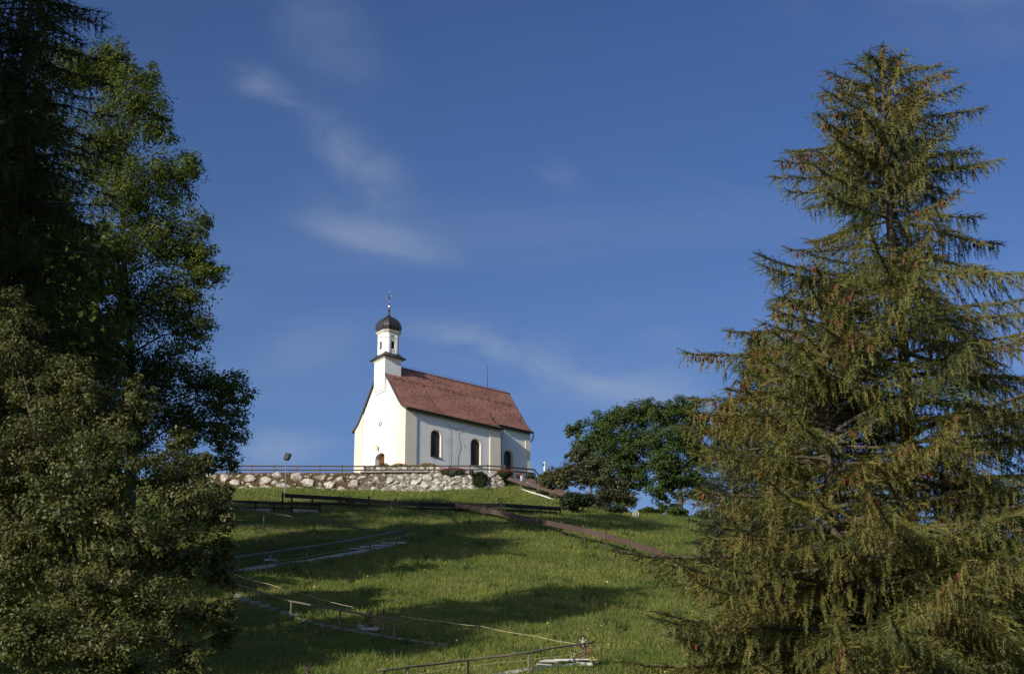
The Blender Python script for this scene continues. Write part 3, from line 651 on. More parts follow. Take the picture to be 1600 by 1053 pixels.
# ------------------------------------------------------------------ fences, rails and paths
def rail_fence(name, label, cat, posts, rails, fb, post_mat, rail_mat, post_w=.10, rail_h=.10, rail_w=.05, round_=False, group=None, step=False, rail_front=True, extra=0.0):
    """posts: (px, top py, base py); rails: lists of (px, py) photo pixels of the rail's centre line; depth follows the posts"""
    B = [G(p[0], p[2], fb, step) for p in posts]; Ys = [b_.y for b_ in B]; pxs = [p[0] for p in posts]
    e = empty(name, tuple(B[len(B)//2]), 0, label, cat, group)
    for (px, pt, pb), b_ in zip(posts, B):
        top = at(px, pt, b_.y); base = Vector((b_.x, b_.y, tz(b_.x, b_.y, step)-.25)); top = Vector((b_.x, b_.y, max(top.z, b_.z+.15)))
        tilt = Vector((random.uniform(-.03, .03), random.uniform(-.03, .03), 0))
        mb = MB()
        if round_: mb.tube([base, (base+top)/2+tilt*.5, top+tilt], [post_w*.55, post_w*.52, post_w*.48], 7)
        else: mb.beam(base, top+tilt, post_w, post_w, (0, 1, 0))
        mb.build('post', post_mat, e)
    def dep(px):
        if len(pxs) > 1:
            if px < pxs[0]: return Ys[0]+(px-pxs[0])*(Ys[1]-Ys[0])/(pxs[1]-pxs[0])
            if px > pxs[-1]: return Ys[-1]+(px-pxs[-1])*(Ys[-1]-Ys[-2])/(pxs[-1]-pxs[-2])
        return float(np.interp(px, pxs, Ys))
    for ri, rl in enumerate(rails):
        rh_ = rail_h*(.55 if ri else 1)
        pts = [at(px, py, dep(px)-(post_w/2+rail_w/2 if rail_front else 0)) for px, py in rl]
        if round_:
            fine = []
            for a_, b_ in zip(pts, pts[1:]):
                for k in range(3): fine.append(a_.lerp(b_, k/3)+Vector((0, 0, random.uniform(-.02, .02))))
            fine.append(pts[-1]); MB().tube(fine, rail_h/2, 7).build('rail', rail_mat, e, smooth=True)
        else:
            for a_, b_ in zip(pts, pts[1:]):
                d = (b_-a_).normalized()*.04; MB().beam(a_+d*0, b_-d*.15, rail_w, rh_).build('rail', rail_mat, e)
    return e, dep
def lerp_line(pts, px): return float(np.interp(px, [p[0] for p in pts], [p[1] for p in pts]))

# fence along the terrace edge
pp = [290, 325, 359.5, 394, 430, 465.4, 500, 535, 569, 603.6, 636.6, 669.6, 702.6, 734.4, 762, 788.6, 814.4, 822.4, 835]
topl = [(250, 727.6), (569, 728.2), (735, 727.6), (762, 727.2), (788, 729), (814, 731.2), (835, 733.4)]
def terrace_pt(px, py, dd=.62):
    x = at(px, py, 223).x; y = float(wall_y(x))+dd; 
    return at(px, py, y)
e = empty('terrace_fence', tuple(terrace_pt(569, 738)), 0, 'brown two-rail wooden fence along the chapel terrace above the retaining wall', 'fence')
prev = None
for i, px in enumerate(pp):
    ty = lerp_line(topl, px); y = terrace_pt(px, ty).y
    if px > 830: y += 1.0
    t_ = at(px, ty-2.2, y); MB().beam((t_.x, t_.y, ZP-.3), (t_.x, t_.y, t_.z+random.uniform(-.03, .05)), .13, .13, (0, 1, 0)).build('post', 'old_wood', e)
    r1_, r2_ = at(px, ty+.3, y-.09), at(px, ty+6.1, y-.09)
    if prev:
        for a_, b_ in zip(prev, (r1_, r2_)): MB().beam(a_, a_.lerp(b_, .995), .05, .15).build('rail', 'brown_wood', e)
    prev = (r1_, r2_)
last = prev
for k, (a_, hh) in enumerate(zip(last, (0, 0))):
    MB().beam(a_, a_+Vector((2.2, 6.5, -.9)), .05, .15).build('rail', 'brown_wood', e)
for q in (.45, .95):
    p = last[0]+Vector((2.2, 6.5, -.9))*q; MB().beam((p.x, p.y, p.z-1.5), (p.x, p.y, p.z+.2), .13, .13, (0, 1, 0)).build('post', 'old_wood', e)

# dark plank fence crossing the slope below the wall
dpost = [(441, 769, 797), (455, 772, 796), (488, 777, 793), (530, 774.5, 792), (576, 776, 793), (618, 778, 795), (656, 782, 799), (661, 779.5, 797), (687.5, 783, 802), (704, 784, 799), (719, 784, 799), (752, 785, 800), (782, 786, 802), (813, 787, 802), (845, 789, 803), (875, 791, 806)]
top = [(445, 774), (537, 779.2), (600, 784.5), (657, 788), (720, 789), (790, 789.5), (875, 795)]
low = [(450, 785), (540, 788), (657, 794.5), (720, 796), (790, 797), (870, 801)]
rail_fence('plank_fence', 'dark weathered plank fence across the slope below the boulder wall', 'fence', dpost, [top, low], 186, 'dark_wood', 'dark_wood', .16, .36, .05)
rail_fence('plank_fence', 'low dark fence beside the left tree, at the head of the upper path', 'fence',
           [(340, 779, 798), (399, 782, 800), (428, 783, 800), (456, 784, 801), (500, 787, 800)], [[(330, 781.5), (399, 784.5), (500, 789)], [(330, 790), (399, 793), (500, 795)]], 181, 'dark_wood', 'dark_wood', .14, .22, .05)
# long reddish board rail running down to the right
bl = [(708, 788.5), (757, 796), (800, 806), (860, 817.5), (911, 828), (948, 838), (985, 848), (1021, 861), (1060, 876), (1090, 888), (1150, 909), (1200, 925), (1260, 940)]
rail_fence('board_rail', 'long reddish-brown board rail descending the slope towards the right spruce', 'fence',
           [(712, 782, 801), (757, 788, 808), (800, 798, 818), (842, 808, 828), (877, 814, 838), (911, 820, 848), (948, 829, 859), (985, 839, 871), (1021, 851, 885), (1060, 866, 897), (1110, 886, 919), (1165, 906, 940), (1230, 926, 962)], [bl], 170, 'brown_wood', 'red_wood', .16, .44, .06)
# handrails of the zigzag path
rail_fence('handrail', 'lowest round-pole handrail, in sun at the bottom of the slope', 'handrail', [(600, 1044, 1075), (636, 1041, 1070), (731, 1030.5, 1061), (826, 1018, 1052), (913, 1005, 1041)],
           [[(590, 1047), (636, 1041.5), (680, 1037), (731, 1030.5), (780, 1024.5), (826, 1018.5), (870, 1011), (913, 1004.5), (928, 1002.5)]], 110, 'old_wood', 'pole_wood', .14, .12, .06, True, 'pole handrails of the zigzag path')
rail_fence('handrail', 'shaded round-pole handrail sloping down right past the half-hidden wheel', 'handrail', [(389, 919, 942), (454, 940, 964), (530.5, 952, 986), (616.5, 968, 1001)],
           [[(350, 905), (389, 919), (454, 939.5), (500, 947), (530, 952), (580, 961.5), (616, 967.5), (628, 970)]], 122, 'old_wood', 'pole_wood', .14, .12, .06, True, 'pole handrails of the zigzag path')
rail_fence('handrail', 'grey pole handrail rising right above the white path edge in the shade', 'handrail', [(372, 870, 893), (411, 864.5, 887), (434, 860, 884), (479, 854.5, 876.5), (539.5, 846, 867), (578.5, 838, 863), (619, 831, 854)],
           [[(350, 873), (411, 864), (479, 854.5), (539.5, 845.5), (578, 838), (619, 830.5), (627, 829)]], 150, 'old_wood', 'grey_board', .14, .14, .06, True, 'pole handrails of the zigzag path')
rail_fence('handrail', 'upper thin pole handrail running right and down to the far bend', 'handrail', [(412, 798, 822), (490.5, 812.5, 842), (571, 826, 851)],
           [[(360, 789), (412, 799), (450, 805.5), (490.5, 813), (530, 820), (571, 826.5), (612, 832)]], 160, 'old_wood', 'pole_wood', .12, .10, .06, True, 'pole handrails of the zigzag path')

def path_strip(label, line, fb, width, m, thick=.16, seg=1.2, name='path'):
    """a bench of path cut into the slope: its outer edging boards are what shows from below"""
    P = [G(px, py, fb) for px, py in line]; xs = [p.x for p in P]
    mb = MB(); Q = []
    for i, p in enumerate(P):
        Q += [p+Vector((0, -.05, .10)), p+Vector((0, width, .10)), p+Vector((0, width, -.3)), p+Vector((0, -.05, -.4))]
    n = len(P); mb.v = [tuple(q) for q in Q]
    for i in range(n-1):
        for j in range(4): mb.f.append((i*4+j, i*4+(j+1) % 4, i*4+4+(j+1) % 4, i*4+4+j))
    o = mb.build(name, 'concrete'); tag(o, kind='structure')
    for a_, b_ in zip(P, P[1:]):
        L = (b_-a_).length; k = max(1, round(L/2.2))
        for i in range(k):
            p, q = a_.lerp(b_, i/k), a_.lerp(b_, (i+.97)/k)
            ee = MB(); ee.beam(p+Vector((0, -.1, .03)), q+Vector((0, -.1, .03+random.uniform(-.02, .02))), .06, thick*1.4); ee.build('edging_board', m, o)
    return o
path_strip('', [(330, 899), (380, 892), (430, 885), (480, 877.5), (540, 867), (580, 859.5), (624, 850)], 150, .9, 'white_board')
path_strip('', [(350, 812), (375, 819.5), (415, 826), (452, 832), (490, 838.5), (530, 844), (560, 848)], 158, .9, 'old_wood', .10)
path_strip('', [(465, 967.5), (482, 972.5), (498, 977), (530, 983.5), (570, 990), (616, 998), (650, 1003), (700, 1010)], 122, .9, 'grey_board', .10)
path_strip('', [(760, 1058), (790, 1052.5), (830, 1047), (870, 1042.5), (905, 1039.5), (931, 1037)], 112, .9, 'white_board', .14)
# loose steps on the left bend, each a block of its own
e = empty('stone_steps', tuple(G(412, 950, 124)), 0, 'row of grey stone steps beside the shaded handrail at left', 'steps')
for k in range(7):
    px = 360+k*15.5; py = 932.5+k*5.1; p = G(px+8, py+2, 124); MB().box(p+Vector((0, .3, .10)), (.66, .9, .24), jit=.02).build('step', 'grey_board', e)
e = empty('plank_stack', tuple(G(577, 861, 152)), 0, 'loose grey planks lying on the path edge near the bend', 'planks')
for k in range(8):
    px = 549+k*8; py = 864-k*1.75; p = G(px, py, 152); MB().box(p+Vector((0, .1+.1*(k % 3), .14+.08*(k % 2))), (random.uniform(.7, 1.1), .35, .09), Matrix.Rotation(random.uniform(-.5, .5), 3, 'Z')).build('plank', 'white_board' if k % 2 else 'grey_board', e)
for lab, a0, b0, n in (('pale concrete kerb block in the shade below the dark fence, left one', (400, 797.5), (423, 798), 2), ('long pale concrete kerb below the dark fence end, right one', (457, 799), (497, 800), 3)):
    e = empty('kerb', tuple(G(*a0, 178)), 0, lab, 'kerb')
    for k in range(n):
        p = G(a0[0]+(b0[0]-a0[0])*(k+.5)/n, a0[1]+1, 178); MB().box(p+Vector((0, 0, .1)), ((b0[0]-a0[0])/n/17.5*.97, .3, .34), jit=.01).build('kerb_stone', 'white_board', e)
e = empty('plank_stack', tuple(G(882, 1040, 112)), 0, 'sunlit whitish planks at the foot of the lowest wheel', 'planks')
for px, py, w_, rz in ((858, 1041, 1.0, .1), (872, 1039, 1.6, .05), (893, 1038, 1.9, -.04), (850, 1044, .8, .3), (915, 1036, 1.2, 0)):
    p = G(px, py, 112); MB().box(p+Vector((0, .1, .16+random.uniform(0, .12))), (w_, .28, .07), Matrix.Rotation(rz, 3, 'Z')).build('plank', 'white_board', e)

# stair ramp down to the right of the terrace: two board parapets, posts, white kerb
def ramp_pt(px, py, Y): return at(px, py, Y)
e = empty('stair_parapet', tuple(ramp_pt(840, 773, 219)), 0, 'front brown board parapet of the stair ramp descending right from the terrace', 'parapet')
fr = [(790, 746, 223), (815, 754.3, 221.5), (840, 761.2, 219.5), (867, 769, 217.5), (890, 776, 215.5)]
for a_, b_ in zip(fr, fr[1:]): MB().beam(ramp_pt(*a_), ramp_pt(*b_), .06, .36).build('board', 'red_wood', e)
for px, t_, b0, Y in ((815, 749, 764, 221.6), (840, 757, 774, 219.6), (867, 764.6, 781, 217.6)):
    a_ = ramp_pt(px, t_, Y); b_ = ramp_pt(px, b0, Y); MB().beam((a_.x, a_.y, b_.z-.3), (a_.x, a_.y, a_.z), .12, .12, (0, 1, 0)).build('post', 'old_wood', e)
e = empty('stair_parapet', tuple(ramp_pt(864, 770, 220)), 0, 'rear brown board parapet of the stair ramp, running on behind the dark bush', 'parapet')
fr = [(820, 747.5, 225), (842, 755.3, 223), (864.5, 764.6, 221), (880, 769.5, 219.5), (905, 779, 217), (935, 788.5, 214), (977, 799, 211)]
for a_, b_ in zip(fr, fr[1:]): MB().beam(ramp_pt(*a_), ramp_pt(*b_), .06, .5).build('board', 'red_wood', e)
for px, t_, Y in ((842, 750, 223.1), (866, 760, 221), (905, 774, 217.1), (949, 786, 213)):
    a_ = ramp_pt(px, t_, Y); MB().beam((a_.x, a_.y, a_.z-1.6), (a_.x, a_.y, a_.z), .12, .12, (0, 1, 0)).build('post', 'old_wood', e)
kb = [(812, 763.5, 221), (830, 769, 219.8), (850, 775, 218.3), (875, 784, 216.3)]
mb = MB(); P = [ramp_pt(*k) for k in kb]
for p in P: mb.v += [tuple(p), tuple(p+Vector((.3, 1.5, .12))), tuple(p+Vector((.3, 1.5, -.9))), tuple(p+Vector((0, .25, -.9)))]
for i in range(len(P)-1):
    for j in range(4): mb.f.append((i*4+j, i*4+(j+1) % 4, i*4+4+(j+1) % 4, i*4+4+j))
rp = mb.build('stair_ramp', 'earth'); tag(rp, kind='structure')
for a_, b_ in zip(P, P[1:]):
    for i in range(2): MB().beam(a_.lerp(b_, i/2)+Vector((0, -.06, .0)), a_.lerp(b_, i/2+.48)+Vector((0, -.06, .0)), .10, .12).build('kerb_stone', 'white_paint', rp)

# floodlight on its mast
p = G(445, 772, 215); b_ = p.copy(); t_ = at(448.5, 719, p.y)
e = empty('floodlight', tuple(b_), 0, 'grey box floodlight on a slim pole in front of the boulder wall', 'floodlight')
MB().tube([b_-Vector((0, 0, .4)), Vector((b_.x, b_.y, t_.z-.05))], [.075, .055], 8).build('pole', 'pole_metal', e)
c_ = at(451, 713, p.y); c_.x = b_.x+.12; M3 = Matrix.Rotation(R(-28), 3, 'Z') @ Matrix.Rotation(R(14), 3, 'Y') @ Matrix.Rotation(R(-14), 3, 'X')
hd = MB().box(c_, (.55, .42, .66), M3).build('lamp_head', 'lamp_box', e)
MB().box(c_+M3 @ Vector((0, .23, 0)), (.47, .03, .56), M3).build('lens', 'glass', hd)
for k in range(5): MB().box(c_+M3 @ Vector((-.22+.11*k, -.23, .02)), (.02, .06, .55), M3).build('cooling_fin', 'lamp_box', hd)
MB().tube([c_+M3 @ Vector((-.31, 0, -.1)), c_+M3 @ Vector((-.28, 0, -.42)), Vector((b_.x, b_.y, t_.z-.02)), c_+M3 @ Vector((.28, 0, -.42)), c_+M3 @ Vector((.31, 0, -.1))], .025, 5).build('bracket', 'iron', e)

# ------------------------------------------------------------------ small plants
def quads(C, Nn, Lw, Ll, rnd=None):
    """leaf quads at centres C, facing Nn, widths Lw, lengths Ll"""
    n = len(C); Nn = Nn/np.linalg.norm(Nn, axis=1, keepdims=True); r_ = rng.normal(size=(n, 3)); A = np.cross(Nn, r_); A /= np.linalg.norm(A, axis=1, keepdims=True); B_ = np.cross(Nn, A)
    Lw = np.asarray(Lw).reshape(-1, 1); Ll = np.asarray(Ll).reshape(-1, 1)
    V = np.stack([C-A*Ll/2, C+B_*Lw/2-A*Ll*.05+Nn*Lw*.12, C+A*Ll/2, C-B_*Lw/2-A*Ll*.05+Nn*Lw*.12], 1)
    return V.reshape(-1, 3), np.arange(n*4).reshape(-1, 4)
def bush(name, label, cat, c, r, n, size, m, blossoms=None, group=None, stems=5, flat=1.0, parent_extra=None, lob=0):
    c = Vector(c); e = empty(name, (c.x, c.y, c.z-r[2]), 0, label, cat, group)
    d = rng.normal(size=(n, 3)); d /= np.linalg.norm(d, axis=1, keepdims=True); k = rng.uniform(.55, 1.0, n)**.6*(1+.16*np.sin(d[:, 0]*7+c.x)*np.sin(d[:, 2]*6+d[:, 1]*5))
    if lob:
        kk_ = rng.integers(0, lob, n); ld = rng.normal(size=(lob, 3)); ld /= np.linalg.norm(ld, axis=1, keepdims=True); ld[:, 2] = np.abs(ld[:, 2])*.9-.25
        P = (ld[kk_]*.56+d*k[:, None]*rng.uniform(.34, .52, lob)[kk_][:, None])*np.array(r)
    else: P = d*np.array(r)*k[:, None]
    P[:, 2] = np.maximum(P[:, 2], -r[2]*.98)
    nn = d*.7+rng.normal(size=(n, 3))*.6+np.array([0, 0, .5]); s_ = rng.uniform(.7, 1.3, n)*size
    off = np.array([0, 0, r[2]]); V, F_ = quads(P+off, nn, s_*.55, s_)
    link('foliage', np_mesh('foliage', V, F_, np.clip(rng.random(n)*.9, 0, 1)), m, e)
    sm = MB()
    for i in range(stems):
        A = i*2.4; sm.tube([(c.x, c.y, c.z-r[2]-.1), (c.x+r[0]*.4*math.cos(A), c.y+r[1]*.4*math.sin(A), c.z), (c.x+r[0]*.6*math.cos(A), c.y+r[1]*.6*math.sin(A), c.z+r[2]*.5)], [.05*min(r), .035*min(r), .015*min(r)], 4)
    sm.build('stems', 'twig', e)
    for bm_, nb, sb_, zmin in (blossoms or []):
        d = rng.normal(size=(nb, 3)); d /= np.linalg.norm(d, axis=1, keepdims=True); d[:, 2] = np.abs(d[:, 2])*(1 if zmin >= 0 else rng.choice([-1, 1], nb))
        d = d[d[:, 2] > zmin]; P = d*np.array(r)*rng.uniform(.95, 1.12, (len(d), 1)); V, F_ = quads(P+off, rng.normal(size=P.shape)+np.array([0, -.8, .4]), np.full(len(P), sb_), np.full(len(P), sb_))
        tag(link('blossoms', np_mesh('blossoms', V, F_, rng.random(len(P))), bm_, e), kind='stuff')
    return e
def pxbush(name, label, cat, px, py, rx, ry, Y, n, size, m, bl=None, depth=1.0, group=None):
    c = at(px, py, Y); k = 1/ppm(c); return bush(name, label, cat, c, (rx*k*(1.18 if rx > 15 and not bl else 1), rx*k*depth, ry*k*(1.18 if rx > 15 and not bl else 1)), n, size, m, bl, group, lob=9 if rx > 15 and not bl else 0)
gb = [('petal_orange', 300, .10, .1)]
pxbush('shrub', 'rounded green shrub left of the chapel door behind the fence', 'shrub', 579, 733, 11, 5, 225.6, 900, .16, 'leaf_garden')
pxbush('shrub', 'rounded grey-green shrub right in front of the chapel door', 'shrub', 600, 729.5, 9, 6, 225.8, 900, .16, 'leaf_garden')
pxbush('flower_patch', 'orange flowers on the left half of the bed at the chapel corner', 'flowers', 624, 728.5, 12, 3.2, 225.9, 500, .14, 'leaf_garden', gb)
pxbush('flower_patch', 'orange flowers on the right of the bed below the side wall', 'flowers', 669, 728, 13, 3, 225.9, 500, .14, 'leaf_garden', gb)
pxbush('flower_patch', 'green cushion plant between the two orange flower patches', 'plants', 646, 731, 9, 3.5, 225.6, 500, .14, 'leaf_garden')
pxbush('flower_hedge', 'long box of red geraniums hanging over the stone wall', 'flowers', 708, 737, 20, 6.5, 222.6, 2000, .14, 'leaf_garden', [('petal_red', 420, .09, .1)], .35)
pxbush('flower_hedge', 'shorter box of red geraniums above the little wicket gate', 'flowers', 789, 739, 13, 6, 222.6, 1500, .14, 'leaf_garden', [('petal_red', 300, .09, .1)], .5)
pxbush('creeper', 'dark green creeper hanging over the stone wall', 'creeper', 750, 749, 12.5, 13, 222.4, 2600, .17, 'leaf_dark', None, .35)
pxbush('plant', 'small light green plant at the left edge of the creeper', 'plant', 737, 739, 4, 5, 222.2, 400, .18, 'leaf_shrub', None, .5)
pxbush('flower_patch', 'small clump of red flowers beside the white ornament', 'flowers', 810, 743.5, 4.5, 4, 222.5, 350, .12, 'leaf_garden', [('petal_red', 250, .10, -.3)])
pxbush('shrub', 'leafy plants at the foot of the fence corner behind the stair', 'shrub', 828, 744, 8, 4, 224.5, 600, .16, 'leaf_garden')
# wicket gate
g_ = at(775.5, 752, 222.0); e = empty('wicket_gate', tuple(at(780, 759, 222)), 0, 'little grey picket gate leaning at the right end of the stone wall', 'gate')
for k in range(6):
    p0_ = at(775.5+k*1.8, 759.5-(k*.2), 222.0); p1_ = at(775.5+k*1.8, 745+random.uniform(-.6, .6)-k*.1, 222.0); MB().beam(p0_, p1_, .03, .09, (0, 1, 0)).build('picket', 'old_wood', e)
for py in (748.5, 755.5): MB().beam(at(774.5, py, 222.05), at(785.5, py-.3, 222.05), .03, .07).build('crossbar', 'old_wood', e)
# white knobbly ornament on a post
e = empty('garden_ornament', tuple(at(814.5, 764, 221.4)), 0, 'knobbly white root ornament on a post at the stair head', 'ornament')
p = at(814.5, 751, 221.4); MB().beam(at(814.5, 765, 221.4), p, .10, .10, (0, 1, 0)).build('post', 'old_wood', e)
mb = MB()
for dx, dz, r_ in ((0, .05, .10), (.06, .2, .09), (-.06, .3, .08), (.04, .42, .11), (.12, .48, .07), (-.08, .54, .06)): mb.ball(p+Vector((dx, -.05, dz)), r_, 1, (1, .8, 1.25))
mb.build('root', 'white_paint', e)
# white post behind the shrub
e = empty('lamp_post', tuple(at(851, 735, 232)), 0, 'short white post with a small dark lamp above the round shrub', 'post')
a_ = at(851, 735, 232); t_ = at(851, 722.5, 232); MB().lathe((a_.x, a_.y, a_.z-1.5), [(.13, 0), (.12, 1.5), (.11, t_.z-a_.z+1.4), (.15, t_.z-a_.z+1.42), (.13, t_.z-a_.z+1.55), (.04, t_.z-a_.z+1.62)], 8).build('post', 'white_paint', e)
MB().box((a_.x-.14, a_.y-.05, t_.z-.3), (.16, .14, .26)).build('lamp', 'iron', e)
# dark fence behind the stair head with white-capped posts
e = empty('dark_fence', tuple(at(835, 752, 225)), 0, 'short dark fence with white-topped posts behind the stair head', 'fence')
for px in (824, 831, 839, 846):
    a_ = at(px, 752, 225.5); t_ = at(px, 744, 225.5); MB().beam((a_.x, a_.y, a_.z-.5), t_, .16, .16, (0, 1, 0)).build('post', 'white_paint', e)
for py in (745.5, 748.5): MB().beam(at(821, py-1, 225.4), at(850, py+1, 225.4), .05, .2).build('rail', 'dark_wood', e)

# ------------------------------------------------------------------ wheel ornaments: old cart wheels on posts with flowers at their feet
def wheel(label, cx, cy, rpx, base_py, fb, face, flowers, m='rust_iron', spoke='old_wood', slab=True):
    p = G(cx, base_py, fb); c = at(cx, cy, p.y); r_ = rpx/ppm(c)
    e = empty('wheel_ornament', tuple(p), 0, label, 'wheel', 'cart wheel ornaments along the path')
    ax = Vector((math.sin(face), -math.cos(face), 0)); MB().torus(c, r_, r_*.11, ax, 22, 6).build('rim', m, e, smooth=True)
    a = ax.cross(Vector((0, 0, 1))).normalized()
    for k in range(6):
        A = k*math.pi/3+.5; d = a*math.cos(A)+Vector((0, 0, 1))*math.sin(A); MB().tube([c+d*r_*.1, c+d*r_*.96], [r_*.085, r_*.055], 5).build('spoke', spoke, e)
    MB().tube([c-ax*r_*.16, c+ax*r_*.16], r_*.18, 8).build('hub', spoke, e)
    MB().tube([p-Vector((0, 0, .3)), Vector((p.x+.02, p.y+.03, (p.z+c.z)/2)), Vector((c.x, c.y+.10, c.z))], [.09, .075, .065], 7).build('post', 'old_wood', e)
    if slab: MB().box(p+Vector((0, -.1, .06)), (1.0, .5, .16), jit=.03).build('base_slab', 'white_board', e)
    for k, (dx, dz, n, sz, pm) in enumerate(flowers):
        P = rng.normal(size=(n, 3))*np.array([.16, .14, .12])+np.array([dx, -.25, dz]); P[:, 2] = np.maximum(P[:, 2], .05)
        V, F_ = quads(P, rng.normal(size=P.shape)+np.array([0, -.5, .5]), np.full(n, sz), np.full(n, sz)); tag(link('blossoms', np_mesh('blossoms', V, F_, rng.random(n)), pm, e), kind='stuff')
        if pm != 'leaf_garden':
            P = rng.normal(size=(n, 3))*np.array([.2, .16, .14])+np.array([dx, -.15, dz-.1]); P[:, 2] = np.maximum(P[:, 2], .02)
            V, F_ = quads(P, rng.normal(size=P.shape), np.full(n, .05), np.full(n, .12)); tag(link('foliage', np_mesh('foliage', V, F_, rng.random(n)), 'leaf_garden', e), kind='stuff')
    return e
RD, WH, YE = 'petal_red', 'petal_white', 'petal_yellow'
wheel('cart wheel with pale spokes and flowers at the right end of the lowest handrail', 911, 1002.5, 9, 1040, 112, .25, [(.32, .75, 60, .07, RD), (-.35, .8, 40, .05, WH), (-.5, .2, 90, .06, WH), (-.3, .5, 60, .06, YE), (.5, .3, 60, .06, YE)], spoke='white_board')
wheel('dark cart wheel half hidden by the shaded handrail, red flowers and white plants below', 578, 955, 7, 986, 122, -.9, [(-.2, .75, 60, .07, RD), (.25, .45, 50, .06, 'petal_orange'), (-.55, .18, 110, .07, WH), (.5, .15, 70, .07, WH)])
wheel('cart wheel at the right-hand bend where the grey handrail ends', 624, 828.5, 6.5, 850, 155, .3, [(.3, .5, 60, .06, 'leaf_garden')])
wheel('cart wheel in deep shade left, behind the grey handrail', 423.5, 851.5, 7.2, 878, 150, .2, [(-.35, .9, 40, .06, RD), (.1, .2, 50, .06, WH)])
wheel('cart wheel standing before the dark plank fence with red flowers on its right', 543, 778.5, 5.2, 792, 183, .35, [(.35, .5, 110, .10, RD), (-.45, .45, 60, .09, RD)], m='iron', slab=False)
wheel('cart wheel on a tall post before the dark plank fence, below the wicket gate', 783.5, 783.5, 5, 806, 183, .3, [(-.3, 1.5, 40, .07, 'leaf_garden')], m='iron', slab=False)
wheel('small wheel with white cross spokes at the lower end of the stair ramp', 993.5, 803, 4.5, 809, 206, .1, [(.3, .2, 40, .08, 'leaf_garden')], m='white_paint', spoke='white_paint', slab=False)
wheel('brown wooden wheel seen nearly edge-on at the bottom edge of the frame', 479.5, 1046, 7, 1072, 106, 1.15, [(-.4, .2, 50, .06, WH)], m='brown_wood')

# pasture tape on thin stakes
def tape(label, line, fb, stakes, h=.55):
    P = []
    for px, py, gy in line: g0 = G(px, gy, fb); P.append(at(px, py, g0.y))
    e = empty('pasture_tape', tuple(G(line[len(line)//2][0], line[len(line)//2][2], fb)), 0, label, 'fence tape')
    fine = []
    for a_, b_ in zip(P, P[1:]):
        for k in range(4): t_ = k/4; fine.append(a_.lerp(b_, t_)-Vector((0, 0, .05*math.sin(math.pi*t_))))
    fine.append(P[-1]); MB().tube(fine, .012, 4).build('tape', 'tape', e)
    for px, t_, b0 in stakes:
        g0 = G(px, b0, fb); tp = at(px, t_, g0.y); MB().tube([g0-Vector((0, 0, .15)), Vector((g0.x+random.uniform(-.08, .08), g0.y, tp.z))], .022, 5).build('stake', 'iron', e)
tape('yellowish pasture tape from the left tree to the half-hidden wheel', [(365, 897, 912), (420, 912, 925), (480, 929, 944), (553, 948.5, 965)], 128, [(383, 893, 905), (590, 938, 962), (640, 945, 972)])
tape('thin pasture tape crossing the shaded slope to the lowest wheel', [(625, 961.5, 985), (690, 970, 994), (750, 977.5, 1000), (840, 994, 1020), (905, 1006, 1034)], 118, [(750, 976, 1003), (939, 1001, 1036)])
tape('yellowish tape below the lowest handrail', [(640, 1054, 1066), (700, 1043, 1060), (780, 1034, 1054), (850, 1027, 1047), (905, 1019, 1042), (946, 1009, 1038)], 112, [(873, 1033, 1056)])
tape('faint tape below the grey handrail', [(372, 889, 893), (440, 875, 884), (520, 862, 872), (600, 843, 858), (648, 833, 850)], 150, [])
tape('row of thin dark stakes above the dark fence, linked by a wire', [(408, 776, 790), (434, 774, 789), (507, 782, 790), (562, 782, 790), (676, 776, 786)], 188, [(408, 772, 784), (434, 768, 785), (507, 779, 790), (562, 780, 791), (676, 773, 785), (823, 776, 792)])

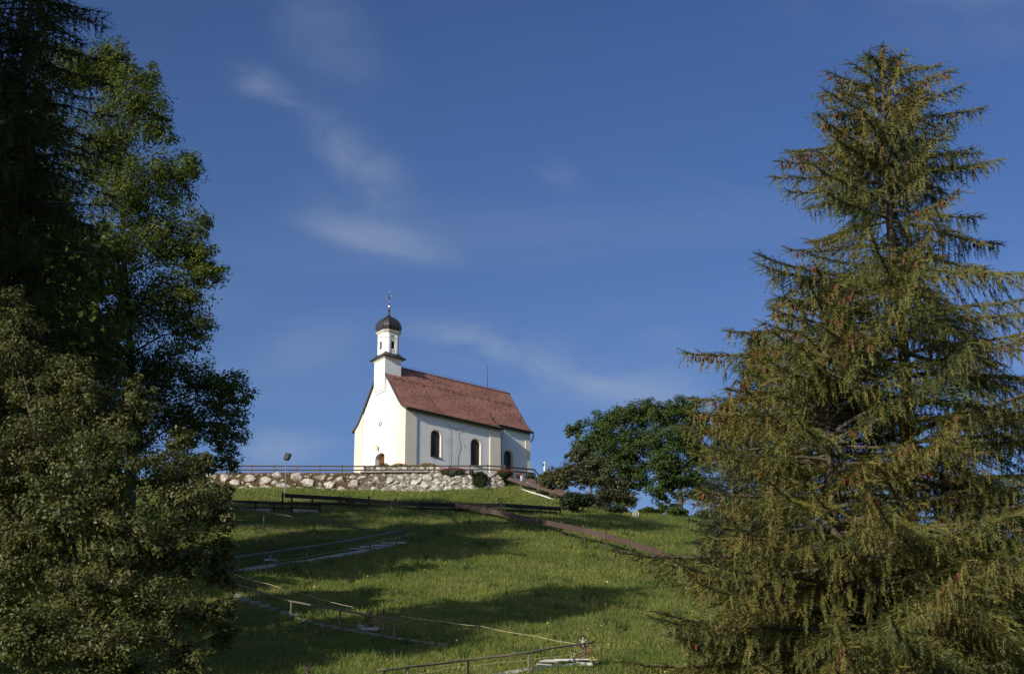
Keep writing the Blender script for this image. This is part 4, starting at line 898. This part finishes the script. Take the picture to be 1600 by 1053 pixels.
# ------------------------------------------------------------------ trees
def leaf_tree(name, label, px_base, Y, lobes, leaf, n_leaf, m, base_z=None, trunk_r=.35, leafw=.5, dens=1.0, group=None, clump=.30, flat=.75, extra=None, off_world=None, base_xy=None, cat='tree', leafdrop=0.0, ttop=.8):
    """lobes: (px, py, rx, ry, dy) ellipsoids of the crown in photo pixels at distance Y+dy, or world (x,y,z,rx,rz) with off_world"""
    LB_ = []
    for l in lobes:
        if off_world: LB_.append((np.array(l[:3], float), np.array([l[3], l[3], l[4]], float)))
        else:
            c = at(l[0], l[1], Y+l[4]); k = 1/ppm(c); LB_.append((np.array(c), np.array([l[2]*k, (l[2]+l[3])/2*k, l[3]*k])))
    bx, by = base_xy if base_xy else (at(px_base, 900, Y).x, Y)
    bz = tz(bx, by) if base_z is None else base_z
    e = empty(name, (bx, by, bz), 0, label, cat, group); org = np.array([bx, by, bz])
    vol = np.array([r[0]*r[2] for c, r in LB_]); share = vol/vol.sum()
    C_, N_, S_, R_ = [], [], [], []
    limbs = MB(); tw = MB()
    zt = bz+(max(c[2] for c, r in LB_)-bz)*ttop; cxm = sum(c[0]*s_ for (c, r), s_ in zip(LB_, share)); cym = sum(c[1]*s_ for (c, r), s_ in zip(LB_, share))
    def tp(z):
        f = min(1, max(0, (z-bz)/(zt-bz))); return Vector((bx+(cxm-bx)*f**1.5+.25*math.sin(f*5), by+(cym-by)*f**1.5, z))
    zs = np.linspace(bz-.4, zt, 9); tk = MB(); tk.tube([tp(z) if z > bz else Vector((bx, by, z)) for z in zs], [max(.03, trunk_r*(1-.93*((z-bz)/(zt-bz)))**1.0) if z > bz else trunk_r*1.25 for z in zs], 9)
    for (c, r), sh_ in zip(LB_, share):
        nl = int(n_leaf*sh_); mr = float(np.mean(r)); kc = max(4, int(7*dens*(mr/(clump*3))**.5*3)); per = max(3, nl//kc)
        zl = max(bz+.3*(zt-bz)*.3, min(c[2]-r[2]*.5, zt-.5)); p0_ = tp(max(bz+.8, min(zl-abs(c[0]-bx)*.35, zt*.98))); cv_ = Vector(c)
        lr = max(.03, trunk_r*.38*(sh_/share.max())**.5); mid_ = p0_.lerp(cv_, .5)+Vector((0, 0, mr*.25)); limbs.tube([p0_, mid_, cv_], [lr, lr*.7, lr*.35], 6)
        d = rng.normal(size=(kc, 3)); d /= np.linalg.norm(d, axis=1, keepdims=True); rad = rng.uniform(.02, 1.0, kc)**.45
        cc = c+d*r*rad[:, None]*(1+.10*rng.normal(size=(kc, 1)))
        for i in range(kc):
            q = Vector(cc[i]); mq = cv_.lerp(q, .55)+Vector((0, 0, -.06*mr)); tw.tube([cv_.lerp(q, .05), mq, q], [lr*.2, lr*.13, lr*.05], 4, False)
            rc = mr*clump*rng.uniform(.7, 1.35); k = int(per*rng.uniform(.6, 1.4)); dd = rng.normal(size=(k, 3)); dd /= np.linalg.norm(dd, axis=1, keepdims=True)
            pr = dd*(rng.random((k, 1))**.45)*rc*np.array([1.15, 1.15, flat]); 
            if leafdrop: pr[:, 2] -= leafdrop*rc*(pr[:, 0]**2+pr[:, 1]**2)/(rc*rc)
            C_.append(cc[i]+pr); N_.append(dd*.7+d[i]*.35+rng.normal(size=(k, 3))*.45+np.array([0, 0, .55])); S_.append(rng.uniform(.65, 1.3, k)*leaf); R_.append(np.clip(rng.normal(.42, .26, k)+rng.normal(0, .12), 0, 1))
    C_ = np.concatenate(C_)-org; N_ = np.concatenate(N_); S_ = np.concatenate(S_); V, F_ = quads(C_, N_, S_*leafw, S_)
    trunk = tk.build('trunk', 'bark', e, smooth=True)
    limbs.build('limbs', 'bark', trunk, smooth=True); tag(tw.build('twigs', 'twig', trunk), kind='stuff')
    link('crown', np_mesh('crown', V, F_, np.concatenate(R_)), m, e)
    return e, org, C_

# needle shoots: bottle-brush sprays, several prototypes
def shoot_proto(seed, k=9, droop=.25):
    r_ = random.Random(seed); V, F_ = [], []
    for i in range(k):
        f = i/(k-1); z = -droop*f*f; w = .20*(1-.6*f)+.03
        for s_ in (-1, 1):
            A = r_.uniform(-1.35, 1.35); q = r_.uniform(.6, 1.3)
            b0 = (f*.92, 0, z); a0 = (f*.92+.085, 0, z-.02); tip = (f*.92+.16*q+.05, s_*w*math.cos(A)*q, z+w*math.sin(A)*q*.8)
            b_ = len(V); V += [b0, a0, tip]; F_.append((b_, b_+1, b_+2))
    b_ = len(V); V += [(0, -.02, .02), (0, .02, .02), (1.08, 0, -droop)]; F_.append((b_, b_+1, b_+2))
    b_ = len(V); V += [(0, 0, -.04), (0, 0, .05), (1.0, 0, -droop)]; F_.append((b_, b_+1, b_+2))
    return np.array(V), np.array(F_)
PROTO = [shoot_proto(i, k=7, droop=d) for i, d in enumerate((.05, .15, .3, .2, .1))]
PROTO_S = [shoot_proto(i+20, k=5, droop=d) for i, d in enumerate((.05, .15, .3))]
def place_shoots(P, D, S, Wd, protos):
    """shoots at P heading along D (unit), length S, width factor Wd"""
    n = len(P); D = D/np.linalg.norm(D, axis=1, keepdims=True); up = np.array([0, 0, 1.])+rng.normal(size=(n, 3))*.35
    Bn = np.cross(up, D); Bn /= np.maximum(np.linalg.norm(Bn, axis=1, keepdims=True), 1e-6); U = np.cross(D, Bn); ks = rng.integers(0, len(protos), n)
    Vs, Fs, ow, off = [], [], [], 0
    for k, (pv, pf) in enumerate(protos):
        ix = np.where(ks == k)[0]
        if len(ix) == 0: continue
        X = P[ix][:, None]+(D[ix][:, None]*pv[None, :, :1]+Bn[ix][:, None]*pv[None, :, 1:2]*Wd+U[ix][:, None]*pv[None, :, 2:3])*S[ix][:, None, None]
        Vs.append(X.reshape(-1, 3)); f = (np.arange(len(ix))[:, None, None]*len(pv)+pf[None]).reshape(-1, 3)+off; Fs.append(f); off += X.shape[0]*X.shape[1]; ow.append(np.repeat(ix, len(pf)))
    return np.concatenate(Vs), np.concatenate(Fs), np.concatenate(ow)
def spruce(name, label, x, y, zb, zt, Lf, m, gap=.42, per=6, seed=0, shoot=.34, step=.15, cones=0, zmin=None, trunk_r=.26, droop=.30, wd=1.0, protos=None, upturn=.25, hang=.55, col=(.45, .22), group=None, dead=6, cols=None, bare=.18, skip=.14):
    r_ = random.Random(seed); e = empty(name, (x, y, zb), 0, label, 'tree', group); org = np.array([x, y, zb]); protos = protos or PROTO
    tk = MB(); zs = np.linspace(zb-.4, zt, 14); tk.tube([(x+.07*math.sin(z*.7+seed), y, z) for z in zs], [trunk_r*max(.04, 1-(max(z, zb)-zb)/(zt-zb))**.85+.012 for z in zs], 9)
    trunk = tk.build('trunk', 'bark_spruce', e, smooth=True); br = MB(); P, D, S, Rr = [], [], [], []; K = []
    z = zt-.25; ph = r_.uniform(0, 6)
    while z > (zmin if zmin is not None else zb+1.2):
        d = zt-z; nb = per if d > 4.5 else (per+1 if d > 1.0 else max(4, per-1)); ph += 1.1
        for b_ in range(nb):
            A = ph+2*math.pi*b_/nb+r_.uniform(-.35, .35); L = Lf(d)*r_.uniform(.62, 1.15); zz_ = z+r_.uniform(-.2, .2)*gap*2
            if L < .12 or (d > 3.5 and r_.random() < skip): continue
            dirh = Vector((math.cos(A), math.sin(A), 0)); up0 = .85 if d < 1.5 else (.45 if d < 4 else .12); pts = []
            for i in range(9):
                f = i/8; pts.append(Vector((x, y, zz_))+dirh*L*f*(1-.06*f)+Vector((0, 0, L*(up0*f-(droop+up0*.55)*f*f+upturn*f**3.2))))
            r0 = .012+.011*L; br.tube(pts, [r0*(1-.85*i/8)+.004 for i in range(9)], 5, False)
            n_st = max(3, int(L/step)); side = Vector((-dirh.y, dirh.x, 0)); tone = r_.gauss(0, .12)
            for i in range(n_st+1):
                f = i/n_st; 
                if f < bare and L > .9: continue
                q = f*8; k = min(7, int(q)); p = pts[k].lerp(pts[k+1], q-k); tg = (pts[k+1]-pts[k]).normalized()
                lw = L*.42*(1-f)**.75+.10                  # reach of the side twigs
                for s_ in (-1, 1):
                    tl = lw*r_.uniform(.45, 1.1); dr = (tg*r_.uniform(.5, .9)+side*s_*r_.uniform(.6, 1.0)+Vector((0, 0, r_.uniform(-.35, .05)))).normalized(); ns = max(1, int(tl/(shoot*.62)))
                    for j in range(ns):
                        g = j/max(1, ns); pp_ = p+dr*tl*g+Vector((0, 0, -.30*tl*g*g)); P.append(pp_); D.append(dr+Vector((0, 0, -.5*g+r_.uniform(-.2, .25)))); S.append(shoot*r_.uniform(.75, 1.2)); Rr.append(r_.gauss(*col)+tone)
                        if r_.random() < hang:             # hanging branchlets
                            P.append(pp_); D.append(Vector((r_.uniform(-.3, .3), r_.uniform(-.3, .3), -1))+dirh*.15); S.append(shoot*r_.uniform(.7, 1.3)); Rr.append(r_.gauss(*col)+tone+.08)
                P.append(p); D.append(tg+Vector((r_.uniform(-.3, .3), r_.uniform(-.3, .3), r_.uniform(.0, .5)))); S.append(shoot*r_.uniform(.6, 1.0)); Rr.append(r_.gauss(*col)+tone)
                if cones and f > .45 and r_.random() < cones*(1.5 if d < 5 else 1.0)*f: 
                    
                    if tone > -.02:
                        for _ in range(r_.randint(2, 4)): K.append(p+side*r_.uniform(-.3, .3)*lw+tg*r_.uniform(-.06, .06)+Vector((0, 0, -.06)))
            P.append(pts[-1]-dirh*.05); D.append((pts[-1]-pts[-2]).normalized()); S.append(shoot*.8); Rr.append(.3)
        z -= gap*r_.uniform(.75, 1.25)*(.62 if d < 3.5 else 1)
    for k in range(6): P.append(Vector((x, y, zt-.1*k))); A = k*2.1; D.append(Vector((.35*math.cos(A), .35*math.sin(A), 1))); S.append(shoot*.8); Rr.append(.3)
    for k in range(dead):
        A = r_.uniform(0, 6.28); zz_ = r_.uniform(zb+(zt-zb)*.25, zb+(zt-zb)*.75); L = r_.uniform(.8, 1.8); br.tube([(x, y, zz_), (x+L*.5*math.cos(A), y+L*.5*math.sin(A), zz_+.05), (x+L*math.cos(A), y+L*math.sin(A), zz_-.15)], [.025, .018, .006], 5, False)
    tag(br.build('branches', 'twig', trunk), kind='stuff')
    V, F_, ow = place_shoots(np.array([tuple(p) for p in P])-org, np.array([tuple(p) for p in D]), np.array(S), wd, protos)
    Rr = np.clip(np.array(Rr), 0, 1)[ow]+rng.normal(0, .07, len(ow)); link('crown', np_mesh('crown', V, F_, np.clip(Rr, 0, 1)), m, e)
    if K:
        cm = MB()
        for p in K:
            l_ = r_.uniform(.10, .15); cm.tube([p, p+Vector((r_.uniform(-.015, .015), 0, -l_*.45)), p+Vector((r_.uniform(-.03, .03), r_.uniform(-.03, .03), -l_))], [.014, .024, .008], 5)
        o = cm.build('cones', 'cone', e); me = o.data; a_ = me.attributes.new('rnd', 'FLOAT', 'FACE'); nf = len(me.polygons); a_.data.foreach_set('value', np.repeat(rng.random(len(K)), nf//len(K)+1)[:nf].astype(np.float32)); tag(o, kind='stuff')
    return e, len(F_)
Lbig = lambda d: 1.24*d**.64
# right foreground spruces
zA = at(1375, 84, 45).z
print('spruce', spruce('spruce_tree', 'tall cone-laden spruce towering at the right edge', 9.0, 45, tz(9, 45), zA, Lbig, 'needle', gap=.50, per=5, seed=3, cones=.42, zmin=6.4, trunk_r=.27, bare=.14, shoot=.34, step=.155, skip=.2, hang=.7, col=(.5, .23))[1])
zB = at(1272, 432, 43.6).z
print('spruce', spruce('spruce_tree', 'smaller spruce with a thin pale trunk leaning in on the left of the tall spruce', 7.05, 43.6, tz(7.05, 43.6), zB, lambda d: 1.32*d**.58, 'needle', gap=.42, per=5, seed=8, cones=.35, zmin=6.2, trunk_r=.17, bare=.3, col=(.5, .22))[1])
# dark spruce at the upper left
xL = at(22, 300, 67).x
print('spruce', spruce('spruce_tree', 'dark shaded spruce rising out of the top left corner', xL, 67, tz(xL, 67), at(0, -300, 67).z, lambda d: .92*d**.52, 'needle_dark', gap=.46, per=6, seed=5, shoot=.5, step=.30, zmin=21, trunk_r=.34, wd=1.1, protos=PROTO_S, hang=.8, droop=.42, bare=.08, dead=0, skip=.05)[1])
# spruces at the back right
for lab, px, py, Y, w_, sd, mm_, cc in (('dense blue-green spruce behind the right spruce branches', 1183, 518, 150, .55, 21, 'needle_far', (.4, .25)), ('shorter browning spruce between the leafy trees and the right spruces', 1138, 628, 146, .62, 22, 'needle_far', (.6, .3)), ('dark young spruce low behind the right spruces', 1235, 690, 152, .6, 23, 'needle_far', (.35, .2))):
    t_ = at(px, py, Y); zb = tz(t_.x, Y); print('spruce', spruce('spruce_tree', lab, t_.x, Y, zb, t_.z, lambda d, w_=w_: w_*d**.75, mm_, gap=.42, per=7, seed=sd, shoot=.62, step=.30, trunk_r=.2, wd=1.2, protos=PROTO_S, hang=.45, col=cc, dead=0, group='spruces behind the right foreground')[1])
for px, py, rx, ry in ((1127, 655, 10, 16), (1176, 660, 9, 30), (1165, 600, 8, 8)):
    pxbush('dead_foliage', 'rust-brown dead foliage patch %s' % ({1127: 'on the left flank of the browning spruce', 1176: 'hanging in the middle of the back spruces', 1165: 'high on the dense blue-green spruce'}[px]), 'foliage', px, py, rx, ry, 144, 500, .30, 'leaf_brown')

# left: ash, alder
ash = [(128, 112, 72, 58, 2), (178, 95, 34, 36, 0), (212, 165, 52, 60, -1), (228, 120, 22, 26, 1), (160, 230, 70, 60, 0), (250, 205, 24, 26, -1), (272, 275, 44, 50, 0), (205, 300, 60, 56, -2), (300, 262, 18, 22, 0), (255, 365, 66, 52, 0), (165, 390, 80, 60, -2), (300, 395, 34, 40, 1), (326, 420, 28, 34, 0), (280, 450, 54, 46, 0), (195, 480, 84, 60, -1), (300, 515, 40, 40, 1), (130, 560, 90, 60, 0), (245, 570, 76, 50, -1), (325, 605, 40, 34, 0), (360, 622, 34, 44, -2), (350, 668, 38, 34, -1), (292, 650, 56, 48, 0), (355, 716, 26, 22, -1), (200, 660, 80, 56, 0), (300, 728, 40, 26, 0), (60, 330, 70, 90, 3), (50, 480, 80, 80, 3), (40, 200, 60, 70, 3), (322, 350, 14, 20, 0)]
leaf_tree('ash_tree', 'tall leafy ash towering on the left, its low branch crossing the terrace fence', 195, 145, ash, .30, 120000, 'leaf_ash', trunk_r=.5, leafw=.42, dens=2.2, clump=.33)
ald = [(18, 545, 52, 70, 0), (12, 492, 28, 46, 0), (78, 600, 56, 52, 0), (128, 605, 36, 48, -1), (195, 655, 56, 50, 0), (215, 624, 28, 42, 0), (50, 700, 84, 66, -1), (150, 730, 72, 60, -2), (260, 740, 54, 46, 0), (300, 790, 58, 46, -1), (338, 800, 28, 34, 0), (95, 800, 84, 60, -2), (215, 830, 76, 56, -2), (330, 880, 34, 34, 0), (285, 870, 50, 40, -1), (40, 880, 84, 64, -1), (150, 910, 84, 56, -2), (250, 940, 60, 44, -2), (325, 955, 46, 32, -1), (350, 990, 22, 30, 0), (60, 985, 90, 58, -2), (180, 1010, 84, 52, -2), (290, 1030, 50, 36, -1), (345, 855, 22, 22, 0), (352, 770, 16, 16, 0), (100, 1090, 110, 60, -1), (250, 1090, 90, 50, -1), (0, 780, 60, 60, 0), (285, 690, 26, 24, 0), (346, 815, 24, 22, -1), (352, 905, 20, 20, 0), (352, 945, 26, 18, -1), (340, 765, 22, 18, 0), (318, 720, 22, 18, 0)]
leaf_tree('alder_tree', 'bushy small-leaved tree filling the lower left corner', 140, 60, ald, .13, 115000, 'leaf_alder', trunk_r=.22, leafw=.5, dens=2.5, clump=.27, flat=.8, ttop=.42)
# big leafy trees on the crest
t1_ = [(915, 700, 26, 24, 0), (900, 672, 16, 14, 0), (945, 668, 34, 26, 0), (985, 650, 30, 24, 0), (960, 710, 36, 28, -1), (1000, 690, 34, 30, -1), (925, 735, 28, 22, 0), (985, 740, 36, 26, 0), (895, 712, 12, 10, 0), (1015, 640, 22, 18, 0), (960, 775, 26, 16, 0)]
leaf_tree('leafy_tree', 'broad dark green tree on the crest, behind the apple tree', 975, 226, t1_, .30, 36000, 'leaf_far', trunk_r=.4, dens=1.6, clump=.34, group='big leafy trees on the crest')
t2_ = [(1070, 640, 28, 22, 0), (1092, 665, 24, 24, 0), (1040, 650, 30, 24, 1), (1060, 690, 40, 30, 0), (1095, 715, 26, 26, 0), (1035, 720, 32, 26, -1), (1070, 750, 36, 26, 0), (1030, 765, 24, 18, 0), (1100, 765, 22, 20, 0), (1045, 790, 16, 10, 0)]
leaf_tree('leafy_tree', 'broad dark green tree on the crest, nearest to the spruces', 1062, 222, t2_, .30, 36000, 'leaf_far', trunk_r=.4, dens=1.6, clump=.34, group='big leafy trees on the crest')
leaf_tree('leafy_tree', 'green tree glimpsed between the right spruce trunks', 1375, 210, [(1375, 810, 30, 18, 0), (1350, 822, 22, 12, 0), (1405, 822, 24, 12, 0)], .45, 5000, 'leaf_far', trunk_r=.25, dens=1.2, group='big leafy trees on the crest')
ap = [(905, 712, 16, 14, 0), (925, 725, 22, 18, 0), (890, 735, 18, 16, 0), (945, 745, 24, 20, 0), (910, 748, 22, 14, 0), (965, 765, 22, 18, 0), (985, 782, 16, 14, 0), (940, 775, 20, 14, 0), (880, 755, 12, 10, 0)]
e_, org_, C_ = leaf_tree('apple_tree', 'grey-green fruit tree with a short pale trunk beside the stair ramp', 917, 209, ap, .26, 15000, 'leaf_apple', trunk_r=.22, dens=1.6, clump=.36)
fm = MB()
for i in rng.choice(len(C_), 130, replace=False): fm.ball(C_[i], .09, 1)
tag(fm.build('fruit', 'fruit', e_, local=True), kind='stuff')
pxbush('shrub', 'rounded olive shrub with reddening leaves right of the chapel', 'shrub', 866, 752, 25, 25, 221, 5200, .24, 'leaf_shrub')
pxbush('shrub', 'reddish tips shrub beside the round olive shrub', 'shrub', 880, 742, 11, 11, 221.5, 900, .24, 'leaf_brown')
pxbush('shrub', 'dark low bush in front of the stair ramp', 'shrub', 902, 786, 31, 19, 202, 5200, .26, 'leaf_dark')
pxbush('shrub', 'small dark bush to the right of the dark low bush', 'shrub', 962, 800, 22, 9, 208, 1800, .24, 'leaf_dark')
for px, py, rx, ry, lab in ((1020, 800, 22, 8, 'low green bush on the crest right of the white wheel'), (1060, 803, 24, 10, 'low green bush on the crest under the big leafy tree'), (1100, 808, 22, 12, 'low green bush on the crest beside the spruce tips')):
    pxbush('shrub', lab, 'shrub', px, py, rx, ry, 209, 1500, .28, 'leaf_far')
pxbush('shrub', 'reddish-brown bush at the foot of the back spruces', 'shrub', 1130, 822, 26, 12, 190, 1600, .28, 'leaf_brown')

# trees standing just outside the left edge: their shade lies on the slope
def off_tree(label, x, y, h, w, seed):
    r_ = random.Random(seed); z0 = tz(x, y); lb = []
    for k in range(13):
        f = .28+.68*k/12; A = k*2.4; q = w*(1-abs(f-.5)*1.1)*.62; lb.append((x+q*math.cos(A), y+q*math.sin(A), z0+h*f, w*r_.uniform(.42, .6), h*r_.uniform(.09, .13)))
    leaf_tree('shade_tree', label, 0, y, lb, .8, 14000, 'leaf_ash', trunk_r=.45, dens=1.5, clump=.36, off_world=True, base_xy=(x, y), group='shade trees outside the left edge')
off_tree('tall leafy tree outside the left edge, beside the small-leaved tree', -27.5, 55, 40, 5, 1)
off_tree('leafy tree outside the left edge, behind the dark spruce', -33, 93, 38, 6.5, 2)
off_tree('leafy tree outside the left edge, level with the grey handrail', -35, 126, 32, 7.5, 3)
off_tree('leafy tree outside the left edge, beside the tall ash', -54, 150, 34, 8, 4)
off_tree('leafy tree hidden behind the small-leaved tree at the lower left', -29, 101, 19, 6, 5)
off_tree('leafy tree hidden behind the dark spruce, in front of the ash', -34, 137, 27, 8, 6)
off_tree('small leafy tree hidden behind the dark spruce and the small-leaved tree', -31.5, 112, 21, 4.6, 7)
off_tree('tall leafy tree hidden behind the dark spruce, to the left of the ash', -45, 151, 38, 7.5, 8)
for px, py, rx, ry, Y, lab in ((828, 763, 11, 4.5, 221.2, 'low plants under the stair parapet, nearest the terrace'), (848, 769, 11, 4.5, 219.6, 'low plants under the middle of the stair parapet'), (868, 776, 12, 5, 218, 'low plants under the stair parapet beside the dark bush')):
    pxbush('shrub', lab, 'shrub', px, py, rx, ry, Y, 500, .18, 'leaf_garden')
